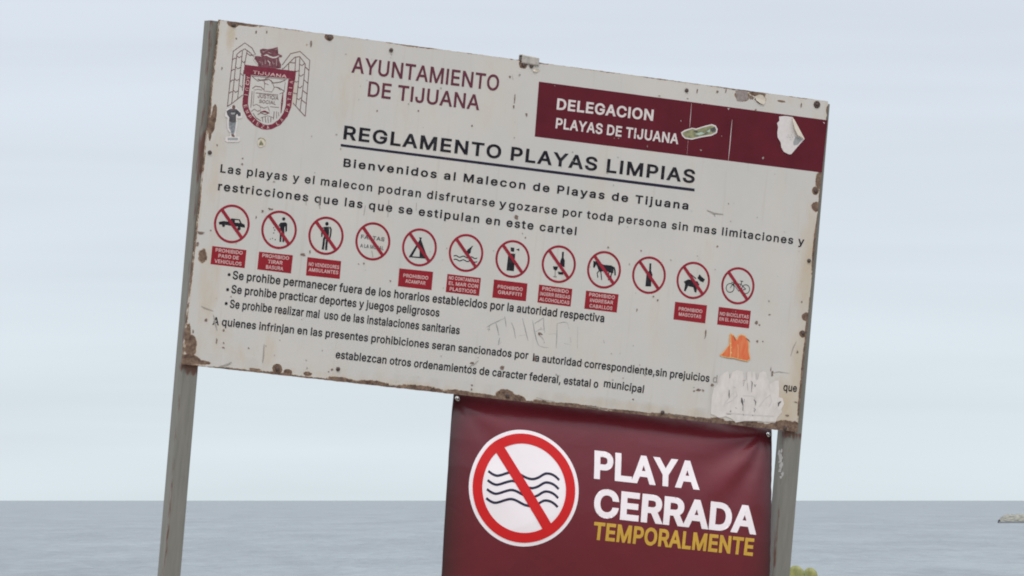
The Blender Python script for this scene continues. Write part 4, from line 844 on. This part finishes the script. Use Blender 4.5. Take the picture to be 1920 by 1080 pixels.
bracket()

# ---------------------------------------------------------------- stickers on the board (things of their own)
def sticker_root(name, x, y, label, cat='sticker'):
    c = uv(x, y); e = empty(name, FR @ Matrix.Translation((c[0], 0, c[1])), label, cat)
    return e, c
def sbuild(s, name, m, root, c, h0=0.0):
    return link(name, [(a - c[0], -hh - h0, b - c[1]) for a, b, hh in s.v], s.f, M[m], root)
HS = 0.0018
# figure cut-out
e, c = sticker_root('sticker', 436, 263, 'small cut-out sticker of a standing man in dark jacket and jeans, left below the crest')
Z = zoom(340, 200, 9.0)
s = Sheet().poly([mapp(Z, [(745, 45), (830, 8), (850, -22), (900, -26), (925, 10), (1000, 90), (1030, 120), (1022, 190), (960, 205), (940, 190), (945, 300), (920, 440), (925, 505), (985, 505), (985, 575), (960, 598), (770, 598), (735, 575), (742, 510), (815, 500), (820, 440), (775, 390), (765, 250), (775, 190), (730, 165)])], HS); sbuild(s, 'backing', 'st_white', e, c)
s = Sheet().poly([mapp(Z, [(758, 75), (830, 32), (850, 38), (925, 40), (998, 105), (1000, 150), (965, 165), (935, 120), (920, 150), (920, 262), (860, 272), (800, 250), (806, 180), (770, 130)])], HS + .0003); sbuild(s, 'jacket', 'st_dark', e, c)
s = Sheet().poly([mapp(Z, [(800, 255), (860, 272), (918, 262), (900, 400), (880, 470), (895, 505), (860, 505), (840, 460), (825, 390), (800, 360)])], HS + .0004); sbuild(s, 'jeans', 'st_jeans', e, c)
s = Sheet().disc(Z(880, 8), .0062, HS + .0004, 14, 0, 1, 1.2).poly([mapp(Z, [(835, 470), (880, 470), (900, 500), (885, 512), (850, 502)])], HS + .0005); sbuild(s, 'head_and_shoes', 'st_skin', e, c)
s = Sheet().poly([mapp(Z, [(828, 100), (905, 100), (900, 130), (840, 132)])], HS + .0005).ribbon(mapp(Z, [(780, 545), (950, 545)]), .008, HS + .0003); tag(sbuild(s, 'grey_marks', 'st_grey', e, c), kind='stuff')
# stamp
e, c = sticker_root('sticker', 489.5, 266, 'tiny round faded yellowish sticker with dark mark below the crest')
Z = zoom(370, 150, 6.0)
s = Sheet().poly([blob(Z(718, 700), .0165, 20, .18, 1, 1, 4)], HS); sbuild(s, 'backing', 'st_fold', e, c)
s = Sheet().ribbon(mapp(Z, [(682, 665), (705, 652), (745, 662), (765, 690)]), .0026, HS + .0003).disc(Z(712, 688), .003, HS + .0003, 8, .3).poly([mapp(Z, [(700, 700), (725, 695), (742, 722), (738, 735), (690, 735)])], HS + .0003); sbuild(s, 'mark', 'st_olive', e, c)
# long sticker on the band
e, c = sticker_root('sticker', 1311, 247, 'slanted oblong olive sticker with pale rim on the maroon band, touching the word TIJUANA')
s = Sheet().poly([mapp(Z5, [(88, 640), (125, 615), (200, 592), (240, 600), (330, 572), (400, 555), (440, 568), (460, 605), (452, 645), (400, 672), (290, 690), (200, 712), (130, 702), (102, 675)])], HS); sbuild(s, 'backing', 'st_white', e, c)
s = Sheet().poly([mapp(Z5, [(102, 645), (130, 628), (205, 602), (240, 612), (330, 585), (398, 568), (432, 580), (446, 606), (440, 635), (395, 658), (290, 676), (200, 698), (135, 690), (112, 668)])], HS + .0003); sbuild(s, 'print', 'st_olive', e, c)
s = Sheet()
for pts in ([(345, 628), (385, 606), (378, 640)], [(230, 655), (290, 635), (330, 650), (270, 668)]): s.poly([mapp(Z5, pts)], HS + .0005)
tag(sbuild(s, 'mint_marks', 'st_mint', e, c), kind='stuff')
s = Sheet()
for pts in ([(385, 600), (430, 582), (440, 608), (410, 635), (390, 625)], [(250, 640), (215, 632), (225, 620), (262, 622)], [(300, 660), (340, 645), (345, 655)]): s.poly([mapp(Z5, pts)], HS + .0006)
tag(sbuild(s, 'dark_marks', 'st_dark', e, c), kind='stuff')
# torn white sticker with a folded corner
e, c = sticker_root('sticker', 1480, 255, 'torn white sticker with folded corner on the right end of the maroon band')
s = Sheet().poly([mapp(Z5, [(1082, 478), (1140, 472), (1215, 482), (1240, 520), (1338, 708), (1290, 760), (1205, 860), (1180, 860), (1130, 835), (1105, 790), (1098, 740), (1068, 690), (1064, 640), (1072, 585), (1062, 545), (1085, 520)])], HS); sbuild(s, 'backing', 'st_white', e, c)
V = []
F = []
for (x, y), hh in zip([(1215, 482), (1240, 520), (1338, 708), (1255, 665), (1222, 600), (1212, 530)], (.002, .003, .004, .012, .014, .008)):
    p = Z5(x, y); V.append((p[0] - c[0], -HS - hh, p[1] - c[1]))
F.append((0, 1, 2, 3, 4, 5)); link('folded_corner', V, F, M['st_fold'], e)
s = Sheet().poly([mapp(Z5, [(1248, 680), (1320, 708), (1268, 765), (1228, 768), (1226, 735)])], HS + .0004); sbuild(s, 'grey_print', 'st_grey', e, c)
s = Sheet()
for i in range(14): s.disc(Z5(1160 + random.random() * 60, 655 + random.random() * 75), .0012, HS + .0004 + i * 1e-5, 6, .4)
tag(sbuild(s, 'speckles', 'st_grey', e, c), kind='stuff')
# orange sticker
e, c = sticker_root('sticker', 1379, 652, 'small orange jagged sticker on the board below the bicycle pictogram')
Z6 = zoom(1280, 600, 4.5)
s = Sheet().poly([mapp(Z6, [(308, 298), (340, 268), (388, 208), (392, 125), (405, 108), (428, 125), (442, 138), (456, 160), (468, 128), (490, 120), (525, 130), (558, 170), (560, 265), (572, 330), (545, 350), (480, 338), (440, 325), (410, 322), (370, 318), (325, 308)])], HS); sbuild(s, 'backing', 'st_orange_rim', e, c)
s = Sheet().poly([mapp(Z6, [(316, 296), (345, 275), (392, 212), (398, 130), (408, 120), (422, 132), (438, 146), (457, 172), (474, 136), (495, 127), (520, 136), (550, 172), (552, 265), (564, 326), (542, 342), (484, 330), (440, 318), (410, 314), (370, 311), (330, 302)])], HS + .0003); sbuild(s, 'print', 'st_orange', e, c)
s = Sheet().ribbon(mapp(Z6, [(404, 130), (402, 230), (400, 318)]), .003, HS + .0005).ribbon(mapp(Z6, [(462, 205), (466, 240), (464, 320)]), .002, HS + .0005)
for q in ((405, 232), (406, 275), (400, 200)): s.disc(Z6(*q), .0035, HS + .0006, 8, .4)
tag(sbuild(s, 'pale_creases', 'st_orange_rim', e, c), kind='stuff')
s = Sheet().ribbon(mapp(Z6, [(425, 128), (438, 160), (444, 178)]), .003, HS + .0006, taper=True).ribbon(mapp(Z6, [(530, 152), (552, 168), (565, 184)]), .004, HS + .0006, taper=True).ribbon(mapp(Z6, [(316, 302), (370, 318), (440, 326), (490, 340), (545, 350)]), .0024, HS - .0002)
tag(sbuild(s, 'dark_marks', 'st_dark', e, c), kind='stuff')
# residue of a torn-off sticker
e, c = sticker_root('sticker', 1400, 750, 'large torn pinkish white sticker residue with dark flecks left of the word que')
Z9 = zoom(1330, 690, 7.72)
s = Sheet().poly([mapp(Z9, [(20, 665), (30, 430), (60, 300), (120, 230), (150, 120), (230, 60), (270, 40), (285, 110), (300, 150), (330, 60), (400, 30), (480, 50), (500, 190), (540, 170), (545, 60), (600, 45), (612, 150), (622, 60), (655, 48), (668, 160), (700, 170), (725, 70), (770, 45), (820, 60), (835, 150), (880, 230), (940, 190), (1000, 180), (1010, 300), (1005, 420), (1060, 440), (1080, 520), (1040, 600), (1050, 640), (980, 720), (960, 780), (800, 770), (500, 770), (380, 790), (330, 740), (240, 700), (140, 720), (80, 690)])], HS - .0006); o = sbuild(s, 'residue', 'st_pink', e, c)
s = Sheet()
for pts, w_ in (([(292, 90), (290, 150)], 12), ([(285, 315), (283, 380), (284, 435)], 18), ([(480, 185), (520, 185)], 9), ([(500, 200), (490, 260)], 12), ([(548, 220), (556, 330)], 9), ([(600, 190), (618, 210), (606, 350)], 13), ([(645, 235), (660, 268), (675, 235)], 15), ([(465, 430), (470, 480), (485, 540)], 32), ([(505, 450), (498, 500)], 15), ([(485, 540), (483, 620)], 22), ([(487, 665), (495, 690)], 14), ([(640, 455), (668, 490), (665, 540)], 14), ([(640, 578), (662, 600), (645, 640)], 9), ([(620, 680), (628, 695)], 20), ([(245, 665), (310, 668)], 13), ([(1030, 490), (1000, 510), (995, 555)], 28), ([(1038, 486), (1005, 492)], 22), ([(370, 570), (400, 590)], 10)):
    s.ribbon(mapp(Z9, pts), w_ / 7.72 / 490, HS + 1e-5 * len(s.f), taper=True)
tag(sbuild(s, 'dark_flecks', 'pale_symbol', e, c), kind='stuff')
s = Sheet()
for pts, w_ in (([(200, 560), (230, 500), (310, 400), (380, 330), (400, 400), (330, 470), (240, 520)], 12), ([(480, 400), (640, 410), (680, 480), (640, 620)], 9), ([(720, 560), (800, 450), (880, 390), (900, 480), (860, 560)], 13), ([(240, 650), (600, 680), (940, 700)], 14), ([(340, 760), (700, 765), (950, 790)], 9), ([(540, 60), (548, 300)], 8), ([(690, 80), (680, 180)], 12), ([(350, 270), (380, 290)], 16), ([(860, 200), (870, 320)], 10)):
    s.ribbon(mapp(Z9, pts), w_ / 7.72 / 490, HS - .0003 + 1e-5 * len(s.f))
tag(sbuild(s, 'faint_print', 'faint_pink', e, c), kind='stuff')

# ---------------------------------------------------------------- the hanging banner
BT = 0.05                       # how far its top hangs behind the board's face
c0 = uv(1147, 742, BT)
BFR = FR @ Matrix.Translation((c0[0], 0, c0[1]))
ban = empty('banner', BFR, 'glossy maroon vinyl banner reading PLAYA CERRADA TEMPORALMENTE hung below the rules board', 'banner')
b_tl, b_tr = uv(849.5, 728, .05), uv(1448, 800, .05)
b_bl, b_br = uv(827, 1080, -0.005), uv(1445.5, 1080, -0.01)
GL, GR = uv(857, 746.5, .03), uv(1440.5, 814, .03)
kl = (b_bl[0] - b_tl[0]) / (b_bl[1] - b_tl[1]); kr = (b_br[0] - b_tr[0]) / (b_br[1] - b_tr[1])
BH = 1.02
def bdepth(x, z):
    """depth of the vinyl behind the board's face"""
    s = (x - b_tl[0]) / (b_tr[0] - b_tl[0]); t = (b_tl[1] + (b_tr[1] - b_tl[1]) * s) - z     # t: metres down from the top edge
    tt = min(t, 0.66)
    y = 0.055 + 0.034 * math.exp(-max(t, 0) / 0.055) - 0.34 * tt + 0.38 * tt * tt + max(0, t - .66) * .08
    for (gx, gz), sg in ((GL, 1), (GR, -1)):
        dx, dz = (x - gx) * sg, gz - z
        r = math.hypot(dx, dz) + 1e-4; a = math.atan2(dz, dx)
        f = math.exp(-((r - 0.16) / 0.20) ** 2) if r > 0.16 else (r / 0.16)
        if sg == 1: y += f * 0.0042 * (math.cos((a - 0.80) * 8.0)) * math.exp(-((a - 0.75) / 0.6) ** 2)
        else: y += f * 0.0085 * math.sin((a - 0.30) * 9.5 + 1.2 * noise.noise(Vector((r * 5, a, 1)))) * math.exp(-((a - 0.75) / 0.85) ** 2)
    # the sheet rolls back towards both side edges
    e = (b_tr[0] - b_tl[0]) * min(s, 1 - s)
    y += (0.018 if s < .5 else 0.008) * math.exp(-max(e, 0) / 0.045)
    # slack sag along the top
    y += 0.006 * math.exp(-t / 0.05) * math.sin(math.pi * min(max(s, 0), 1))
    y += 0.0022 * abs(noise.noise(Vector((x * 5 - z * 3, x * 2 + z * 9, 11)))) + 0.007 * noise.noise(Vector((x * 2.1, z * 2.6, 7))) + 0.0026 * noise.noise(Vector((x * 7 + z * 5, z * 4 - x * 2, 3)))
    y += 0.010 * math.sin((x * 0.8 - z * 1.0) * 9 + 1.0) * max(0, t - 0.45) * (s > .0)
    return y
def bpoint(x, z, h=0.0):
    e = 0.004
    p = Vector((x, bdepth(x, z), z))
    if h:
        tx = Vector((2 * e, bdepth(x + e, z) - bdepth(x - e, z), 0)); tz = Vector((0, bdepth(x, z + e) - bdepth(x, z - e), 2 * e))
        nrm = tz.cross(tx).normalized()
        if nrm.y > 0: nrm = -nrm
        p += nrm * h
    return (p.x - c0[0], p.y, p.z - c0[1])
def banner_sheet():
    nx, ny = 200, 160; V = []; BO = []
    for j in range(ny + 1):
        t = j / ny
        for i in range(nx + 1):
            s = i / nx
            zt = b_tl[1] * (1 - s) + b_tr[1] * s; z = zt - BH * t
            xl = b_tl[0] + kl * (z - b_tl[1]); xr = b_tr[0] + kr * (z - b_tr[1])
            xr += 0.0022 * noise.noise(Vector((z * 30, 1, 1))); xl += 0.001 * noise.noise(Vector((z * 20, 5, 1)))
            # the side edges hang plumb with the sheet's billow
            f_ = min(1, t * BH / 0.66)
            xl += 0.466 * (bdepth(xl, z) - (0.05 - 0.055 * f_)); xr += 0.466 * (bdepth(xr, z) - (0.05 - 0.060 * f_))
            V.append(bpoint(xl * (1 - s) + xr * s, z))
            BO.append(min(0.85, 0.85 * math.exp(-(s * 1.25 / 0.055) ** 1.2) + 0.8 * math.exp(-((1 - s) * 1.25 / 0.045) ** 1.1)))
    n = nx + 1
    F = [(j * n + i, (j + 1) * n + i, (j + 1) * n + i + 1, j * n + i + 1) for j in range(ny) for i in range(nx)]
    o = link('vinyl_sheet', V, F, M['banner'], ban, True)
    at = o.data.attributes.new('side_dark', 'FLOAT', 'POINT'); at.data.foreach_set('value', BO)
    so = o.modifiers.new('t', 'SOLIDIFY'); so.thickness = 0.0009; so.offset = -1
banner_sheet()
def bprint(s, name, m, parent=None):
    """lay a printed shape onto the curved vinyl"""
    bm = bmesh.new(); vs_ = [bm.verts.new((a, b, hh)) for a, b, hh in s.v]
    for f in s.f:
        try: bm.faces.new([vs_[i] for i in f])
        except ValueError: pass
    bmesh.ops.triangulate(bm, faces=bm.faces[:])
    for _ in range(5):
        lg = [e for e in bm.edges if e.calc_length() > 0.016]
        if not lg: break
        bmesh.ops.subdivide_edges(bm, edges=lg, cuts=1); bmesh.ops.triangulate(bm, faces=bm.faces[:])
    for v in bm.verts: v.co = bpoint(v.co.x, v.co.y, v.co.z)
    me = bpy.data.meshes.new(name); bm.to_mesh(me); bm.free(); me.materials.append(M[m])
    me.polygons.foreach_set('use_smooth', [True] * len(me.polygons))
    o = bpy.data.objects.new(name, me); C.objects.link(o); o.parent = parent or ban
    return o
def uvb(x, y):
    """measured point -> place on the curved vinyl"""
    d_ = 0.0
    for _ in range(5): p = uv(x, y, d_); d_ = bdepth(*p)
    return p
Zp = lambda x, y: uvb(820 + x / 5.333, 880 + y / 5.333)
Zq = lambda x, y: uvb(1090 + x / 3.858, 800 + y / 3.858)
P1, P2, P3, P4 = uvb(980.2 - 103, 915.3), uvb(980.2 + 103, 915.3), uvb(980.2, 806), uvb(980.2, 1025)
cc = ((P1[0] + P2[0] + P3[0] + P4[0]) / 4, (P1[1] + P2[1] + P3[1] + P4[1]) / 4)
P1, P2 = uvb(980.2 - 103, 915.3), uvb(980.2 + 103, 915.3)
RB = math.hypot(P2[0] - P1[0], P2[1] - P1[1]) / 2
RBy = abs(uvb(980.2, 806)[1] - uvb(980.2, 1025)[1]) / 2
sy_ = RBy / RB
dsc = Sheet()
k = 72
dsc.poly([[(cc[0] + RB * math.cos(2 * math.pi * i / k), cc[1] + RB * sy_ * math.sin(2 * math.pi * i / k)) for i in range(k)]], .0010)
disc = bprint(dsc, 'warning_disc', 'ban_white')
bprint(Sheet().ring(cc, RB * .765, RB * .935, .0022, 96, sy_), 'red_ring', 'ban_red', disc)
bprint(Sheet().ribbon([uvb(936.2, 841.5), uvb(1026.0, 988.8)], 19.6 / 500, .0024), 'slash', 'ban_red', disc)
wv = Sheet()
def spline(P, n=8):
    out = []
    for i in range(len(P) - 1):
        p0, p1, p2, p3 = P[max(i - 1, 0)], P[i], P[i + 1], P[min(i + 2, len(P) - 1)]
        for k_ in range(n):
            t = k_ / n
            out.append(tuple(0.5 * (2 * p1[a] + (p2[a] - p0[a]) * t + (2 * p0[a] - 5 * p1[a] + 4 * p2[a] - p3[a]) * t * t + (3 * p1[a] - p0[a] - 3 * p2[a] + p3[a]) * t ** 3) for a in (0, 1)))
    return out + [P[-1]]
for i in range(4):
    pts = [(508, 18), (550, 48), (595, 64), (645, 55), (690, 40), (750, 27), (800, 38), (860, 70), (905, 90), (955, 98), (1010, 82), (1060, 52), (1095, 42), (1140, 50), (1180, 72), (1217, 108)]
    wv.ribbon([Zp(x - 7 * i + (2 * i if x > 900 else 0), y + 90 * i) for x, y in spline(pts)], 4.4 / 490, .0016)
bprint(wv, 'wave_lines', 'ban_navy', disc)
bprint(Sheet().text('PLAYA', Zq(90, 376), Zq(850, 458), 53 / 519, 32, .0012, -0.06), 'lettering', 'ban_white')
bprint(Sheet().text('CERRADA', Zq(84, 651), Zq(1259, 782), 53.6 / 519, 32, .0012, -0.06), 'lettering', 'ban_white')
bprint(Sheet().text('TEMPORALMENTE', Zq(80, 816), Zq(1238, 936), 33.4 / 519, 28, .0012, -0.04), 'lettering', 'ban_gold')
for gx, gz in (uvb(857.5, 748), uvb(1440.5, 815.5)):
    V, F = [], []; n = 16
    prof = [(0.0085, 0.0006), (0.0085, 0.0030), (0.0060, 0.0042), (0.0036, 0.0034), (0.0032, 0.0052), (0.0005, 0.0062)]
    for rr, hh in prof:
        for i in range(n):
            a = 2 * math.pi * i / n; V.append(bpoint(gx + rr * math.cos(a), gz + rr * math.sin(a), hh))
    for j in range(len(prof) - 1):
        for i in range(n): F.append((j * n + i, j * n + (i + 1) % n, (j + 1) * n + (i + 1) % n, (j + 1) * n + i))
    link('grommet', V, F, M['chrome'], ban, True)

# ---------------------------------------------------------------- plant behind the right post
def plant():
    def at(x, y, dist):
        dr = Vector(((x - 960) / FPX, math.cos(PITCH) - (540 - y) / FPX * math.sin(PITCH), math.sin(PITCH) + (540 - y) / FPX * math.cos(PITCH)))
        return EYEP + dr * (dist / dr.y)
    base = at(1505, 1080, 24.6); base.z = 0
    root = empty('leafy_plant', Matrix.Translation(base), 'yellow green broad-leaved plant tip behind the foot of the right post', 'plant')
    lm = mat('yellow_green_leaf', (0.36, 0.345, 0.115), 0.5, scale=22, col2=(0.21, 0.245, 0.09), stretch=(3, 3, .6)); stm = mat('green_stem', (0.16, 0.17, 0.06), 0.7, scale=30)
    def leaf(tip, ln, wd, yaw, lean):
        V, F = [], []; n = 10; m_ = 6
        for j in range(n + 1):
            t = j / n
            ww = wd * (max(0.0, 1 - ((t - .62) / .38) ** 3) ** .45 if t > .62 else .15 + .85 * math.sin(math.pi / 2 * t / .62))
            if t == 1: ww = wd * .3
            z = -ln * (1 - t); bow = lean * (1 - t) ** 2 * ln
            for i in range(m_ + 1):
                u = i / m_ * 2 - 1
                x = ww * u / 2; y = 0.22 * abs(u) * ww - 0.02 * math.sin(t * 3) + 0.004 * math.sin(j * 1.1 + u * 2)
                V.append((tip.x - base.x + x * math.cos(yaw) - y * math.sin(yaw) + bow * math.sin(yaw), tip.y - base.y + x * math.sin(yaw) + y * math.cos(yaw) - bow * math.cos(yaw) * .3, tip.z + z))
        q = m_ + 1
        for j in range(n):
            for i in range(m_): F.append((j * q + i, j * q + i + 1, (j + 1) * q + i + 1, (j + 1) * q + i))
        o = link('leaf', V, F, lm, root, True); so = o.modifiers.new('t', 'SOLIDIFY'); so.thickness = 0.002
        return o
    leaf(at(1492, 1060.5, 24.55), .16, .074, R(8), .2)
    leaf(at(1518, 1064.5, 24.60), .16, .072, R(-20), .3)
    for i in range(22):
        a = random.uniform(0, 6.28); r_ = random.uniform(.03, .22)
        tip = Vector((base.x + .01 + r_ * math.cos(a), base.y + r_ * math.sin(a), random.uniform(.35, 1.26)))
        leaf(tip, random.uniform(.12, .18), random.uniform(.05, .07), random.uniform(-1.5, 1.5), random.uniform(-.4, .5))
    V, F = [], []
    for sx, sy, h_ in ((0, 0, 1.15), (.03, .02, 1.2), (-.06, .03, .95), (.09, -.03, .9), (-.02, -.08, .8)):
        k_ = len(V)
        for j in range(9):
            t = j / 8; r_ = .010 * (1 - .5 * t)
            for i in range(6):
                a = math.pi / 3 * i; V.append((sx * (0.3 + 1.6 * t) + r_ * math.cos(a), sy * (0.3 + 1.6 * t) + r_ * math.sin(a), h_ * t))
        for j in range(8):
            for i in range(6): F.append((k_ + j * 6 + i, k_ + j * 6 + (i + 1) % 6, k_ + (j + 1) * 6 + (i + 1) % 6, k_ + (j + 1) * 6 + i))
    link('stems', V, F, stm, root, True)
plant()

# ---------------------------------------------------------------- far rocky point at the right
def rocky_point():
    dist = 9.0 / ((980.5 - HORIZON) / FPX)
    x0 = (1873 - 960) / FPX * dist
    root = empty('rocky_point', Matrix.Translation((x0 + 30, dist, SEA)), 'low pale grey rocky point far out on the sea at the right edge', 'rock')
    m1 = mat('pale_rock', (0.30, 0.29, 0.24), 0.9, scale=0.9, col2=(0.12, 0.13, 0.115), stretch=(.6, .6, 4), lo=.42, hi=.6); m2 = mat('wet_dark_rock', (0.10, 0.11, 0.12), 0.7, scale=0.8)
    V, F = [], []; nx, ny = 90, 14
    def hgt(x, v):
        x += 1.0
        prof = min(1, max(0, x / 2.2)) ** .7 * 2.4 + min(1, max(0, (x - 1.5) / 3.0)) * 1.1 + 0.5 * noise.noise(Vector((x * .8, 2, 1)))
        return max(0, prof) * (1 - abs(v) ** 3)
    for j in range(ny + 1):
        v = j / ny * 2 - 1
        for i in range(nx + 1):
            x = 60.0 * (i / nx) ** 1.3
            z = hgt(x, v) + (0.35 * noise.noise(Vector((x * .9, v * 3, 4))) if abs(v) < .95 else 0)
            V.append((x - 30, v * 9 + (1.0 * noise.noise(Vector((x * .3, v, 1)))), z - .1))
    q = nx + 1
    for j in range(ny):
        for i in range(nx): F.append((j * q + i, j * q + i + 1, (j + 1) * q + i + 1, (j + 1) * q + i))
    link('upper_rock', V, F, m1, root, True)
    V, F = [], []
    for j in range(5):
        for i in range(nx + 1):
            x = 61.5 * (i / nx) ** 1.3 - 1.2
            z = (0.0, .55, .75, .5, -.2)[j] * (1 + .35 * noise.noise(Vector((x * .6, 5, 2)))) - .1
            V.append((x - 30, -13 + (0, .4, 1.6, 3.2, 4.4)[j] + .8 * noise.noise(Vector((x * .25, 3, 1))), z))
    for j in range(4):
        for i in range(nx): F.append((j * q + i, j * q + i + 1, (j + 1) * q + i + 1, (j + 1) * q + i))
    link('wet_ledge', V, F, m2, root, True)
rocky_point()
